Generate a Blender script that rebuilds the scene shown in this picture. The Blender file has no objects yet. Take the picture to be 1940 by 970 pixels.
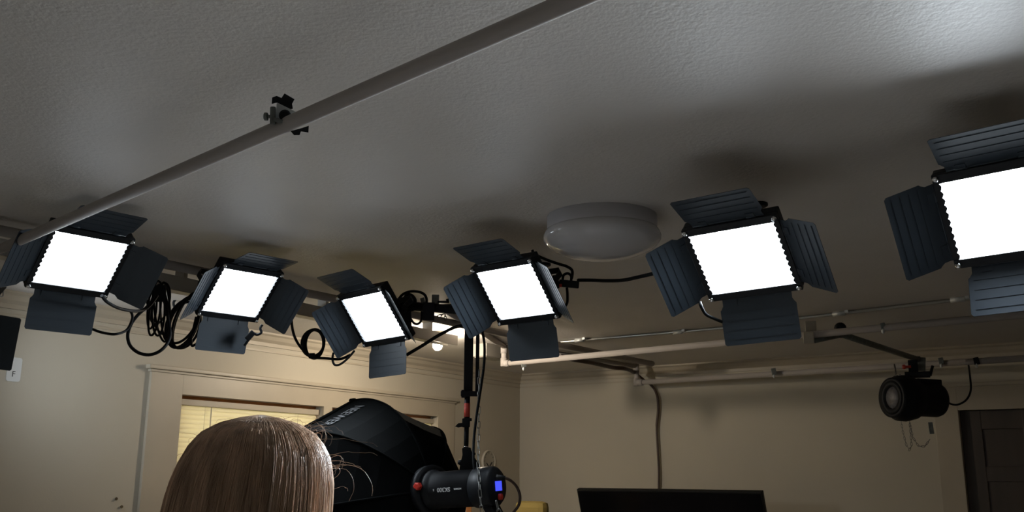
import bpy, bmesh, math, random
from mathutils import Vector, Matrix
random.seed(7)
sc = bpy.context.scene
COL = sc.collection
PI = math.pi

# ---------------------------------------------------------------- camera, world, exposure
F_PX, W_PX, H_PX = 1780.0, 1940.0, 970.0
PITCH, ROLL = math.radians(13.1), math.radians(0.3)
CAM = Vector((0, 0, 1.55))
FW = Vector((0, math.cos(PITCH), math.sin(PITCH)))
_r0 = Vector((1, 0, 0)); _u0 = _r0.cross(FW)
RT = _r0 * math.cos(ROLL) + _u0 * math.sin(ROLL)
UP = -_r0 * math.sin(ROLL) + _u0 * math.cos(ROLL)
cd = bpy.data.cameras.new('camera'); cam = bpy.data.objects.new('camera', cd); COL.objects.link(cam)
cd.sensor_width = 36.0; cd.lens = F_PX / W_PX * 36.0; cd.clip_start = 0.05; cd.clip_end = 200
cam.matrix_world = Matrix.Translation(CAM) @ Matrix((RT, UP, -FW)).transposed().to_4x4()
sc.camera = cam
vs = sc.view_settings
sc.display_settings.display_device = 'sRGB'
vs.view_transform = 'Standard'; vs.look = 'None'; vs.gamma = 1.0; vs.exposure = 0.1; vs.use_curve_mapping = False
sc.cycles.use_denoising = True
sc.cycles.max_bounces = 10; sc.cycles.diffuse_bounces = 6
sc.cycles.sample_clamp_indirect = 6.0
PANEL_EMIT = [80.0, 95.0, 150.0, 210.0, 560.0, 410.0, 70.0]     # dimmer setting of each panel; the beam narrows with BEAM
BEAM = 4.0
WORLD_STRENGTH = 9.0
w = bpy.data.worlds.new('daylight'); sc.world = w; w.use_nodes = True
bg = w.node_tree.nodes['Background']; bg.inputs[0].default_value = (1.0, 0.97, 0.88, 1); bg.inputs[1].default_value = WORLD_STRENGTH

# ---------------------------------------------------------------- placing helpers
def ray(x, y):
    return (FW + RT * ((x - 970) / F_PX) + UP * ((485 - y) / F_PX)).normalized()
def P(x, y, z):            # point of the place seen at x, y on the level z
    d = ray(x, y); return CAM + d * ((z - CAM.z) / d.z)
def D(x, y, dist):         # point seen at x, y at the forward distance dist (metres along the floor)
    d = ray(x, y); return CAM + d * (dist / d.y)
CEIL = 2.44
CORNER = P(985, 710, CEIL); CORNER.z = 0
U = Vector((0.831, -0.556, 0)).normalized(); V = Vector((0.556, 0.831, 0)).normalized(); Z = Vector((0, 0, 1))
def room(u, v, z): return CORNER + U * u + V * v + Z * z
def on_left(x, y):
    d = ray(x, y); t = ((CORNER - CAM).dot(U)) / d.dot(U); q = CAM + d * t - CORNER
    return q.dot(V), q.z
def on_right(x, y, off=0.0):
    d = ray(x, y); t = ((CORNER - CAM).dot(V) - off) / d.dot(V); q = CAM + d * t - CORNER
    return q.dot(U), q.z

# ---------------------------------------------------------------- materials
def mat(name, col, rough=0.5, metal=0.0, bump=0.0, bscale=40.0, var=0.0, spec=0.5, emit=None, estr=0.0, stretch=None, coat=0.0, vscale=3.0, detail=4.0):
    m = bpy.data.materials.new(name); m.use_nodes = True
    nt = m.node_tree; b = nt.nodes['Principled BSDF']
    b.inputs['Base Color'].default_value = (*col, 1); b.inputs['Roughness'].default_value = rough
    b.inputs['Metallic'].default_value = metal; b.inputs['Specular IOR Level'].default_value = spec
    b.inputs['Coat Weight'].default_value = coat
    if emit: b.inputs['Emission Color'].default_value = (*emit, 1); b.inputs['Emission Strength'].default_value = estr
    tc = nt.nodes.new('ShaderNodeTexCoord'); mp = nt.nodes.new('ShaderNodeMapping')
    nt.links.new(tc.outputs['Object'], mp.inputs[0])
    if stretch: mp.inputs['Scale'].default_value = stretch
    if bump:
        n = nt.nodes.new('ShaderNodeTexNoise'); n.inputs['Scale'].default_value = bscale; n.inputs['Detail'].default_value = detail
        bp = nt.nodes.new('ShaderNodeBump'); bp.inputs['Strength'].default_value = bump; bp.inputs['Distance'].default_value = 0.004
        nt.links.new(mp.outputs[0], n.inputs['Vector']); nt.links.new(n.outputs[0], bp.inputs['Height'])
        nt.links.new(bp.outputs[0], b.inputs['Normal'])
    n = nt.nodes.new('ShaderNodeTexNoise'); n.inputs['Scale'].default_value = vscale; n.inputs['Detail'].default_value = 5
    cr = nt.nodes.new('ShaderNodeValToRGB'); k = var if var else 0.03
    cr.color_ramp.elements[0].position = 0.3; cr.color_ramp.elements[1].position = 0.7
    cr.color_ramp.elements[0].color = (*[c * (1 - k) for c in col], 1); cr.color_ramp.elements[1].color = (*[min(1, c * (1 + k)) for c in col], 1)
    nt.links.new(mp.outputs[0], n.inputs['Vector']); nt.links.new(n.outputs[0], cr.inputs[0]); nt.links.new(cr.outputs[0], b.inputs['Base Color'])
    return m
M = dict(
    ceil=mat('textured_ceiling_paint', (0.62, 0.585, 0.55), 0.55, bump=0.38, bscale=85, spec=0.4, detail=2.5),
    wall=mat('tan_wall_paint', (0.47, 0.43, 0.35), 0.7, bump=0.12, bscale=120, var=0.05, vscale=1.2),
    trim=mat('cream_trim_paint', (0.42, 0.37, 0.29), 0.45, var=0.06),
    floor=mat('brown_floor', (0.20, 0.185, 0.17), 0.6, var=0.2, stretch=(1, 8, 1)),
    pipe=mat('white_pipe_paint', (0.36, 0.33, 0.31), 0.75, var=0.05, spec=0.15),
    chan=mat('grey_channel_paint', (0.42, 0.40, 0.36), 0.4, var=0.05),
    black=mat('black_plastic', (0.007, 0.008, 0.010), 0.55, spec=0.25),
    leaf=mat('black_barn_door_paint_with_glare', (0.034, 0.046, 0.060), 0.42, spec=0.5),  # black paint lifted to blue-grey: bluish lens glare put into the colour
    house=mat('black_housing_paint', (0.010, 0.012, 0.015), 0.5, spec=0.3),
    cable=mat('black_rubber_cable', (0.006, 0.007, 0.008), 0.65, spec=0.15),
    bcable=mat('brown_cable', (0.06, 0.035, 0.025), 0.5),
    fabric=mat('black_softbox_fabric', (0.0022, 0.0026, 0.0027), 0.95, bump=0.2, bscale=300, spec=0.06),
    steel=mat('zinc_steel', (0.62, 0.64, 0.64), 0.5, metal=0.35, var=0.1, vscale=30),
    chrome=mat('bright_steel', (0.9, 0.9, 0.9), 0.15, metal=1.0),
    cast=mat('dull_cast_metal', (0.16, 0.17, 0.16), 0.5, metal=0.6, var=0.15, vscale=40),
    chain=mat('chain_steel', (0.20, 0.20, 0.19), 0.4, metal=0.8),
    dome=mat('frosted_dome_plastic', (0.58, 0.57, 0.58), 0.16, spec=0.55, coat=0.2),
    rim=mat('dome_base_paint', (0.60, 0.59, 0.62), 0.35),
    red=mat('red_plastic', (0.62, 0.035, 0.02), 0.45),
    redtape=mat('red_tape', (0.60, 0.07, 0.045), 0.5),
    grey_print=mat('grey_print', (0.10, 0.10, 0.105), 0.8, spec=0.1),
    white_print=mat('white_print', (0.5, 0.5, 0.5), 0.6),
    lcd=mat('blue_lcd', (0.02, 0.03, 0.3), 0.3, emit=(0.07, 0.10, 1.0), estr=0.9),
    bulb=mat('glowing_bulb', (0.9, 0.7, 0.4), 0.4, emit=(1.0, 0.86, 0.68), estr=850.0),
    socket=mat('bulb_socket', (0.5, 0.42, 0.34), 0.5),
    wood=mat('orange_varnished_wood', (0.42, 0.17, 0.05), 0.4, var=0.2, stretch=(2, 2, 20), vscale=8),
    tan_cardboard=mat('cardboard', (0.40, 0.28, 0.17), 0.8),
    door=mat('dark_brown_door', (0.060, 0.045, 0.035), 0.5, var=0.15, stretch=(6, 6, 0.5)),
    tv=mat('tv_screen', (0.003, 0.003, 0.004), 0.25, spec=0.12),
    tvb=mat('tv_bezel', (0.006, 0.006, 0.006), 0.5, spec=0.2),
    card=mat('white_card', (0.62, 0.63, 0.62), 0.6),
    ink=mat('black_ink', (0.02, 0.02, 0.025), 0.7),
    lens=mat('lens_glass_frosted', (0.10, 0.10, 0.11), 0.5, coat=0.1, var=0.25, vscale=60),
    yellow=mat('yellow_fabric', (0.30, 0.22, 0.06), 0.8, bump=0.2, bscale=200),
    clock=mat('clock_face', (0.50, 0.46, 0.38), 0.5),
    stain=mat('dark_metal_nail', (0.12, 0.09, 0.05), 0.5, metal=0.5),
    skin=mat('skin', (0.55, 0.33, 0.25), 0.5),
    shirt=mat('dark_grey_shirt', (0.05, 0.05, 0.06), 0.85, bump=0.2, bscale=300),
    trousers=mat('dark_trousers', (0.03, 0.035, 0.05), 0.85),
    eye=mat('eye_white', (0.7, 0.7, 0.7), 0.2),
    hair=mat('light_brown_hair', (0.56, 0.38, 0.26), 0.38, var=0.35, stretch=(1, 1, 0.05), vscale=60, bump=0.6, bscale=200),
    hair2=mat('blonde_hair_strand', (0.88, 0.68, 0.50), 0.28), hair3=mat('dark_hair_strand', (0.22, 0.14, 0.10), 0.45),
    conduit=mat('galvanised_conduit', (0.42, 0.42, 0.40), 0.3, metal=0.7, var=0.1),
    box=mat('grey_box_paint', (0.36, 0.34, 0.30), 0.5),
    outside=mat('white_tape', (0.8, 0.8, 0.75), 0.6),
)
def emitter(strength):
    m = bpy.data.materials.new('led_diffuser'); m.use_nodes = True
    nt = m.node_tree; nt.nodes.clear()
    e = nt.nodes.new('ShaderNodeEmission'); o = nt.nodes.new('ShaderNodeOutputMaterial')
    vo = nt.nodes.new('ShaderNodeTexVoronoi'); vo.inputs['Scale'].default_value = 90
    tc = nt.nodes.new('ShaderNodeTexCoord'); cr = nt.nodes.new('ShaderNodeValToRGB')
    cr.color_ramp.elements[0].color = (0.86, 0.94, 1, 1); cr.color_ramp.elements[1].color = (0.80, 0.9, 1, 1)
    nt.links.new(tc.outputs['Object'], vo.inputs['Vector']); nt.links.new(vo.outputs[0], cr.inputs[0]); nt.links.new(cr.outputs[0], e.inputs[0])
    ge = nt.nodes.new('ShaderNodeNewGeometry'); dt = nt.nodes.new('ShaderNodeVectorMath'); dt.operation = 'DOT_PRODUCT'
    nt.links.new(ge.outputs['Normal'], dt.inputs[0]); nt.links.new(ge.outputs['Incoming'], dt.inputs[1])
    ab = nt.nodes.new('ShaderNodeMath'); ab.operation = 'ABSOLUTE'; nt.links.new(dt.outputs['Value'], ab.inputs[0])
    pw = nt.nodes.new('ShaderNodeMath'); pw.operation = 'POWER'; pw.inputs[1].default_value = BEAM; nt.links.new(ab.outputs[0], pw.inputs[0])
    ml = nt.nodes.new('ShaderNodeMath'); ml.operation = 'MULTIPLY'; ml.inputs[1].default_value = strength; nt.links.new(pw.outputs[0], ml.inputs[0])
    nt.links.new(ml.outputs[0], e.inputs[1]); nt.links.new(e.outputs[0], o.inputs[0]); return m
def blind_mat():
    m = bpy.data.materials.new('cream_blind_slats'); m.use_nodes = True
    nt = m.node_tree; b = nt.nodes['Principled BSDF']; o = nt.nodes['Material Output']
    b.inputs['Roughness'].default_value = 0.5
    n = nt.nodes.new('ShaderNodeTexNoise'); n.inputs['Scale'].default_value = 4
    cr = nt.nodes.new('ShaderNodeValToRGB'); cr.color_ramp.elements[0].color = (0.66, 0.62, 0.48, 1); cr.color_ramp.elements[1].color = (0.74, 0.70, 0.55, 1)
    nt.links.new(n.outputs[0], cr.inputs[0]); nt.links.new(cr.outputs[0], b.inputs['Base Color'])
    t = nt.nodes.new('ShaderNodeBsdfTranslucent'); t.inputs[0].default_value = (0.82, 0.77, 0.58, 1)
    mx = nt.nodes.new('ShaderNodeMixShader'); mx.inputs[0].default_value = 0.5
    nt.links.new(b.outputs[0], mx.inputs[1]); nt.links.new(t.outputs[0], mx.inputs[2]); nt.links.new(mx.outputs[0], o.inputs[0]); return m
M['blind'] = blind_mat()
def glass_mat():
    m = bpy.data.materials.new('window_glass'); m.use_nodes = True
    b = m.node_tree.nodes['Principled BSDF']
    b.inputs['Roughness'].default_value = 0.02; b.inputs['Transmission Weight'].default_value = 1.0; b.inputs['IOR'].default_value = 1.45
    return m
M['glass'] = glass_mat()

# ---------------------------------------------------------------- mesh helpers
class MB:
    def __init__(s): s.v = []; s.f = []; s.sm = []
    def add(s, vs, fs, smooth=False):
        n = len(s.v); s.v += [Vector(q) for q in vs]; s.f += [[i + n for i in f] for f in fs]; s.sm += [smooth] * len(fs); return s
    def box(s, c, sx, sy, sz, X=Vector((1, 0, 0)), Y=Vector((0, 1, 0)), Zz=Z, bev=0.0):
        c = Vector(c); h = [sx / 2, sy / 2, sz / 2]
        bm = bmesh.new(); bmesh.ops.create_cube(bm, size=1.0)
        for q in bm.verts: q.co = Vector((q.co.x * sx, q.co.y * sy, q.co.z * sz))
        if bev > 0: bmesh.ops.bevel(bm, geom=list(bm.edges), offset=min(bev, min(h) * 0.9), segments=2, profile=0.6, affect='EDGES')
        bm.verts.index_update()
        vs = [c + X * q.co.x + Y * q.co.y + Zz * q.co.z for q in bm.verts]; fs = [[q.index for q in f.verts] for f in bm.faces]
        bm.free(); return s.add(vs, fs)
    def tube(s, pts, r, n=10, caps=True, closed=False):
        pts = [Vector(q) for q in pts]; m = len(pts); rs = r if isinstance(r, (list, tuple)) else [r] * m
        vs, fs = [], []; prev = None
        for i, q in enumerate(pts):
            if closed: t = (pts[(i + 1) % m] - pts[i - 1]).normalized()
            else: t = (pts[min(i + 1, m - 1)] - pts[max(i - 1, 0)]).normalized()
            a = prev - t * prev.dot(t) if prev is not None else (Z.cross(t) if abs(t.z) < 0.95 else Vector((1, 0, 0)).cross(t))
            if a.length < 1e-6: a = Vector((1, 0, 0)).cross(t)
            a.normalize(); b = t.cross(a); prev = a
            for k in range(n):
                an = 2 * PI * k / n; vs.append(q + (a * math.cos(an) + b * math.sin(an)) * rs[i])
        for i in range(m if closed else m - 1):
            j = (i + 1) % m
            for k in range(n):
                k2 = (k + 1) % n; fs.append([i * n + k, i * n + k2, j * n + k2, j * n + k])
        s.add(vs, fs, True)
        if caps and not closed:
            s.add(vs[:n], [list(range(n))[::-1]]); s.add(vs[-n:], [list(range(n))])
        return s
    def lathe(s, o, axis, prof, n=32, ref=None, smooth=True):
        o = Vector(o); axis = Vector(axis).normalized()
        a = (Vector(ref) if ref is not None else (Vector((1, 0, 0)) if abs(axis.x) < 0.9 else Z)); a = (a - axis * a.dot(axis)).normalized(); b = axis.cross(a)
        vs, fs = [], []
        for (r, h) in prof:
            for k in range(n):
                an = 2 * PI * k / n; vs.append(o + axis * h + (a * math.cos(an) + b * math.sin(an)) * r)
        for i in range(len(prof) - 1):
            for k in range(n):
                k2 = (k + 1) % n; fs.append([i * n + k, i * n + k2, (i + 1) * n + k2, (i + 1) * n + k])
        s.add(vs, fs, smooth)
        s.add(vs[:n], [list(range(n))[::-1]]); s.add(vs[-n:], [list(range(n))]); return s
    def prism(s, poly, h0, h1, O=Vector((0, 0, 0)), X=Vector((1, 0, 0)), Y=Vector((0, 1, 0)), N=Z):
        n = len(poly); O = Vector(O)
        vs = [O + X * x + Y * y + N * h0 for x, y in poly] + [O + X * x + Y * y + N * h1 for x, y in poly]
        fs = [list(range(n))[::-1], list(range(n, 2 * n))] + [[i, (i + 1) % n, n + (i + 1) % n, n + i] for i in range(n)]
        return s.add(vs, fs)
    def mesh(s, name, m, inv=None):
        me = bpy.data.meshes.new(name); vs = [inv @ q for q in s.v] if inv is not None else s.v
        me.from_pydata([tuple(q) for q in vs], [], s.f); me.polygons.foreach_set('use_smooth', s.sm)
        bm = bmesh.new(); bm.from_mesh(me); bmesh.ops.remove_doubles(bm, verts=bm.verts, dist=1e-6); bmesh.ops.recalc_face_normals(bm, faces=bm.faces); bm.to_mesh(me); bm.free()
        me.materials.append(M[m] if isinstance(m, str) else m); me.update(); return me
XF = {}
def setp(o, label=None, cat=None, group=None, kind=None):
    if label: o['label'] = label
    if cat: o['category'] = cat
    if group: o['group'] = group
    if kind: o['kind'] = kind
    return o
def root(name, loc, label, cat, group=None, rot=None):
    o = bpy.data.objects.new(name, None); o.empty_display_size = 0.1; COL.objects.link(o)
    mw = Matrix.Translation(Vector(loc)) @ (rot.to_4x4() if rot is not None else Matrix.Identity(4))
    o.matrix_world = mw; XF[o.name] = mw; return setp(o, label, cat, group)
def part(name, mb, m, parent, label=None):
    mw = XF.get(parent.name, Matrix.Identity(4))
    o = bpy.data.objects.new(name, mb.mesh(name, m, mw.inverted())); COL.objects.link(o); o.parent = parent
    XF[o.name] = mw
    if label: o['label'] = label
    return o
def single(name, mb, m, label, cat, group=None, loc=None):
    loc = Vector(loc) if loc is not None else sum(mb.v, Vector()) / len(mb.v)
    mw = Matrix.Translation(loc)
    o = bpy.data.objects.new(name, mb.mesh(name, m, mw.inverted())); COL.objects.link(o); o.matrix_world = mw; XF[o.name] = mw
    return setp(o, label, cat, group)
def struct(name, mb, m, label=None):
    o = bpy.data.objects.new(name, mb.mesh(name, m)); COL.objects.link(o); XF[o.name] = Matrix.Identity(4)
    return setp(o, label, None, None, 'structure')
def spl(pts, k=8, closed=False):
    pts = [Vector(q) for q in pts]; n = len(pts); out = []
    for i in range(n if closed else n - 1):
        if closed: p0, p1, p2, p3 = pts[i - 1], pts[i], pts[(i + 1) % n], pts[(i + 2) % n]
        else: p0, p1, p2, p3 = pts[max(i - 1, 0)], pts[i], pts[i + 1], pts[min(i + 2, n - 1)]
        for j in range(k):
            t = j / k; out.append(0.5 * ((2 * p1) + (p2 - p0) * t + (2 * p0 - 5 * p1 + 4 * p2 - p3) * t * t + (3 * p1 - p0 - 3 * p2 + p3) * t ** 3))
    if not closed: out.append(pts[-1])
    return out
def dcable(name, pts, r, label, cat='cable', m='cable', group=None, n=7):
    return single(name, MB().tube(spl([D(*q) for q in pts]), r, n), m, label, cat, group)
def text_mesh(body, size, O, X, Y, m, parent, name, depth=0.0015, spacing=1.0, offset=0.0, ys=1.0):
    cu = bpy.data.curves.new('lettering', 'FONT'); cu.body = body; cu.size = size; cu.extrude = depth / 2; cu.align_x = 'CENTER'; cu.align_y = 'CENTER'; cu.space_character = spacing; cu.offset = offset
    to = bpy.data.objects.new('lettering_source', cu); COL.objects.link(to)
    bpy.context.view_layer.update()
    dg = bpy.context.evaluated_depsgraph_get(); me = bpy.data.meshes.new_from_object(to.evaluated_get(dg))
    bpy.data.objects.remove(to); bpy.data.curves.remove(cu)
    X = X.normalized(); Y = (Y - X * Y.dot(X)).normalized(); N = X.cross(Y)
    inv = XF[parent.name].inverted()
    for q in me.vertices: q.co = inv @ (Vector(O) + X * q.co.x + Y * q.co.y * ys + N * q.co.z)
    me.materials.clear(); me.materials.append(M[m]); me.update()
    o = bpy.data.objects.new(name, me); COL.objects.link(o); o.parent = parent; XF[o.name] = XF[parent.name]; return o
def chain_mb(mb, pts, link=0.03, wd=0.009, r=0.0016):
    pts = [Vector(q) for q in pts]; L = [0]
    for a, b in zip(pts, pts[1:]): L.append(L[-1] + (b - a).length)
    def at(s):
        for i in range(len(pts) - 1):
            if s <= L[i + 1]: return pts[i].lerp(pts[i + 1], (s - L[i]) / max(1e-9, L[i + 1] - L[i])), (pts[i + 1] - pts[i]).normalized()
        return pts[-1], (pts[-1] - pts[-2]).normalized()
    step = link - 2.6 * r; s = link / 2; i = 0
    while s < L[-1]:
        c, t = at(s); a = t.cross(Vector((0.3, 1, 0.2))).normalized(); b = t.cross(a)
        sd = a if i % 2 else b; loop = []
        for k in range(16):
            an = 2 * PI * k / 16; y = math.sin(an) * wd / 2; x = math.cos(an) * wd / 2 + (link / 2 - wd / 2) * (1 if math.cos(an) > 0 else -1)
            loop.append(c + t * x + sd * y)
        mb.tube(loop, r, 5, closed=True); s += step; i += 1
    return mb

# ---------------------------------------------------------------- the room
UL, VL, T = 8.6, 10.6, 0.12
def rbox(mb, u0, u1, v0, v1, z0, z1, bev=0.0):
    return mb.box(room((u0 + u1) / 2, (v0 + v1) / 2, (z0 + z1) / 2), u1 - u0, v1 - v0, z1 - z0, U, V, Z, bev)
struct('floor', rbox(MB(), -T, UL + T, -VL - T, T, -0.12, 0), 'floor')
struct('ceiling', rbox(MB(), -T, UL + T, -VL - T, T, CEIL, CEIL + 0.12), 'ceil')
# left wall with two window openings
WIN = [(-3.65, -2.49), (-2.41, -1.22)]; WZ0, WZ1 = 0.85, 2.0
m_ = MB()
rbox(m_, -T, 0, -VL - T, WIN[0][0], 0, CEIL); rbox(m_, -T, 0, WIN[1][1], T, 0, CEIL)
rbox(m_, -T, 0, WIN[0][0], WIN[1][1], 0, WZ0); rbox(m_, -T, 0, WIN[0][0], WIN[1][1], WZ1, CEIL); rbox(m_, -T, 0, WIN[0][1], WIN[1][0], WZ0, WZ1)
struct('wall_left', m_, 'wall')
DU0, DU1, DZ = 3.64, 4.50, 2.0
m_ = MB(); rbox(m_, 0, DU0, 0, T, 0, CEIL); rbox(m_, DU1, UL + T, 0, T, 0, CEIL); rbox(m_, DU0, DU1, 0, T, DZ, CEIL)
struct('wall_right', m_, 'wall')
struct('wall_back', rbox(MB(), 0, UL, -VL - T, -VL, 0, CEIL), 'wall')
struct('wall_side', rbox(MB(), UL, UL + T, -VL, 0, 0, CEIL), 'wall')
def crown(name, horiz, a0, a1):
    prof = [(0, 0), (0.060, 0), (0.060, -0.012), (0.045, -0.022), (0.034, -0.045), (0.016, -0.062), (0.016, -0.085), (0, -0.085)]
    if horiz == 'left': return struct(name, MB().prism(prof, a0, a1, room(0, 0, CEIL), U, Z, V), 'trim')
    return struct(name, MB().prism(prof, a0, a1, room(0, 0, CEIL), -V, Z, U), 'trim')
crown('trim_1', 'left', -VL, 0); crown('trim_2', 'right', 0.0, UL)
# picture-rail lines under the crown
struct('trim_3', rbox(MB(), 0, 0.010, -VL, 0, 2.318, 2.33), 'trim'); struct('trim_4', rbox(MB(), 0, DU0 + 3, -0.010, 0, 2.318, 2.33), 'trim')
# window casing (one surround for both windows)
cs = -3.87; ce = -1.0
m_ = MB(); rbox(m_, 0, 0.022, cs, WIN[0][0], 0.75, 2.13, 0.003); rbox(m_, 0, 0.022, WIN[1][1], ce, 0.75, 2.13, 0.003)
rbox(m_, 0, 0.022, WIN[0][0], WIN[1][1], WZ1, 2.13); rbox(m_, 0, 0.022, WIN[0][1], WIN[1][0], 0.75, WZ1); rbox(m_, 0, 0.05, cs - 0.03, ce + 0.03, WZ0 - 0.04, WZ0 - 0.001)
struct('trim_5', m_, 'trim')
m_ = MB(); rbox(m_, 0, 0.045, cs - 0.03, ce + 0.03, 2.13, 2.155, 0.006); rbox(m_, 0, 0.03, cs - 0.012, ce + 0.012, 2.115, 2.13, 0.004)
struct('trim_6', m_, 'trim')
for i, (a, b) in enumerate(WIN):
    m_ = MB()
    for (q0, q1, z0, z1) in ((a, a + 0.035, WZ0, WZ1), (b - 0.035, b, WZ0, WZ1), (a, b, WZ0, WZ0 + 0.05), (a, b, WZ1 - 0.028, WZ1), (a, b, 1.42, 1.46)):
        rbox(m_, -0.10, -0.055, q0, q1, z0, z1)
    f = struct('window_%d' % (i + 1), m_, 'wood')
    part('pane', rbox(MB(), -0.082, -0.078, a + 0.03, b - 0.03, WZ0 + 0.04, WZ1 - 0.02), 'glass', f)
    t = root('window_blind', room(-0.03, (a + b) / 2, WZ1), ['cream horizontal slat blind glowing behind the head of long hair, left window', 'cream slat blind half hidden by the black softbox, right window'][i], 'blind', 'closed slat blinds')
    part('headrail', rbox(MB(), -0.048, -0.012, a + 0.012, b - 0.012, WZ1 - 0.058, WZ1 - 0.022, 0.003), 'trim', t, 'grey head rail above the slats')
    m_ = MB(); zz = WZ1 - 0.068
    while zz > WZ0 + 0.03:
        prof = [(-0.0160, 0), (-0.006, 0.0022), (0.006, 0.0022), (0.0160, 0), (0.0160, -0.0006), (0.006, 0.0016), (-0.006, 0.0016), (-0.0160, -0.0006)]
        an = math.radians(66); X = U * math.cos(an) - Z * math.sin(an); N2 = U * math.sin(an) + Z * math.cos(an)
        m_.prism(prof, -(b - a) / 2 + 0.022, (b - a) / 2 - 0.022, room(-0.03, (a + b) / 2, zz), X, N2, V); zz -= 0.0275
    part('slats', m_, 'blind', t)
    part('tilt_wand', MB().tube([room(-0.008, a + 0.24, WZ1 - 0.06), room(-0.006, a + 0.235, WZ1 - 0.75)], 0.0035, 6), 'trim', t)
    for q in (a + 0.2, b - 0.2): part('ladder_cord', MB().tube([room(-0.017, q, WZ1 - 0.06), room(-0.017, q, WZ0 + 0.03)], 0.0012, 5), 'trim', t)
# ground outside the windows
struct('trim_7', rbox(MB(), -12, -0.2, -14, 6, -0.3, -0.2), mat('outdoor_gravel', (0.35, 0.32, 0.25), 0.9, var=0.2))
# door in right wall
m_ = MB(); rbox(m_, 3.485, DU0, -0.022, 0, 0, 2.16, 0.003); rbox(m_, DU0, DU1, -0.022, 0, DZ, 2.16); rbox(m_, DU1, DU1 + 0.155, -0.022, 0, 0, 2.16, 0.003)
rbox(m_, 3.46, DU1 + 0.18, -0.04, 0, 2.16, 2.185, 0.004)
struct('trim_8', m_, 'trim')
m_ = MB(); rbox(m_, DU0, DU1, 0.055, 0.085, 0, DZ)
dr = struct('door_1', m_, 'door')
m_ = MB()
for (a, b) in ((DU0, DU0 + 0.13), (DU1 - 0.13, DU1), (DU0 + 0.38, DU0 + 0.48)): rbox(m_, a, b, 0.04, 0.056, 0, DZ - 0.001, 0.004)
for (a, b) in ((1.87, 1.999), (1.52, 1.62), (0.9, 1.05), (0.02, 0.25)): rbox(m_, DU0 + 0.12, DU1 - 0.12, 0.042, 0.056, a, b, 0.004)
part('door_rails', m_, 'door', dr)
part('door_knob', MB().lathe(room(DU0 + 0.06, 0.04, 0.98), -V, [(0.012, 0), (0.012, 0.03), (0.026, 0.045), (0.026, 0.06), (0.012, 0.07)], 16), 'steel', dr)

# ---------------------------------------------------------------- LED panels
EW, EH, ET, ES, LT, LS, WT, WS = 0.255, 0.2114, 0.0277, 0.0177, 0.1402, 0.1281, 0.1156, 0.1169
def panel_rot(yaw, tilt, roll):
    x = Vector((math.cos(yaw), math.sin(yaw), 0)); n = Vector((math.sin(yaw), -math.cos(yaw), 0))
    z = n * math.cos(tilt) - Z * math.sin(tilt); y = Z * math.cos(tilt) + n * math.sin(tilt)
    X = x * math.cos(roll) + y * math.sin(roll); Y = -x * math.sin(roll) + y * math.cos(roll)
    return Matrix((X, Y, z)).transposed()
BX, BY = EW / 2 + ES - 0.003, EH / 2 + ET - 0.003
def me_housing():
    m = MB()
    back = [(-BX, -BY), (BX, -BY), (BX, BY), (-BX, BY)]
    m.box((0, 0, -0.020), 2 * BX, 2 * BY, 0.036, bev=0.006)
    m.box((0, 0, -0.046), 2 * BX - 0.05, 2 * BY - 0.05, 0.020, bev=0.006)
    for i in range(9): m.box(((i - 4) * 0.024, 0, -0.057), 0.006, 0.15, 0.006)   # heat sink fins
    # bezel: top and bottom plain, the sides scalloped
    m.box((0, (EH / 2 + BY) / 2, 0.004), 2 * BX, BY - EH / 2, 0.016, bev=0.002)
    m.box((0, -(EH / 2 + BY) / 2, 0.004), 2 * BX, BY - EH / 2, 0.016, bev=0.002)
    for s in (-1, 1):
        poly = [(s * BX, -EH / 2), ]; n = 11; st = EH / n
        pts = []
        for i in range(n):
            y0 = -EH / 2 + i * st
            for k in range(6): pts.append((s * (EW / 2 + 0.001 - 0.0048 * math.sin(PI * k / 6)), y0 + st * k / 6))
        pts.append((s * (EW / 2 + 0.001), EH / 2))
        for (p, q) in zip(pts, pts[1:]):
            quad = [p, q, (s * BX, q[1]), (s * BX, p[1])]
            m.prism(quad, -0.004, 0.010)
    return m.mesh('housing', 'house')
def me_leaf(Wd, L, flat):
    m = MB(); n = 0.010; t = 0.0007
    poly = [(-Wd + n, 0.002), (Wd - n, 0.002), (Wd - n, 0.020), (Wd - 0.004, 0.030), (Wd, 0.034), (Wd, L - 0.006), (Wd - 0.006, L), (-Wd + 0.006, L), (-Wd, L - 0.006), (-Wd, 0.034), (-Wd + 0.004, 0.030), (-Wd + n, 0.020)]
    m.prism(poly, -t, t)
    for i in range(4):
        y = 0.040 + i * (L - 0.058) / 3.0
        m.prism([(-Wd + 0.012, y - 0.0008), (Wd - 0.012, y - 0.0008), (Wd - 0.012, y + 0.0008), (-Wd + 0.012, y + 0.0008)], t, t + 0.0010)
    m.tube([(-Wd + n, 0, 0), (Wd - n, 0, 0)], 0.0026, 8)
    for s in (-1, 1):   # hinge knuckles
        m.tube([(s * (Wd - 0.045) - 0.014, 0, 0), (s * (Wd - 0.045) + 0.014, 0, 0)], 0.0048, 8)
        m.box((s * (Wd - 0.045), 0.012, 0.0018), 0.024, 0.016, 0.002)
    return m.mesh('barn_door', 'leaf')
def me_screw():
    return MB().lathe((0, 0, 0), (0, 0, 1), [(0.003, -0.006), (0.003, 0.0), (0.0078, 0.001), (0.0078, 0.005), (0.0055, 0.009), (0.001, 0.0105)], 14).mesh('thumb_screw', 'chrome')
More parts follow.
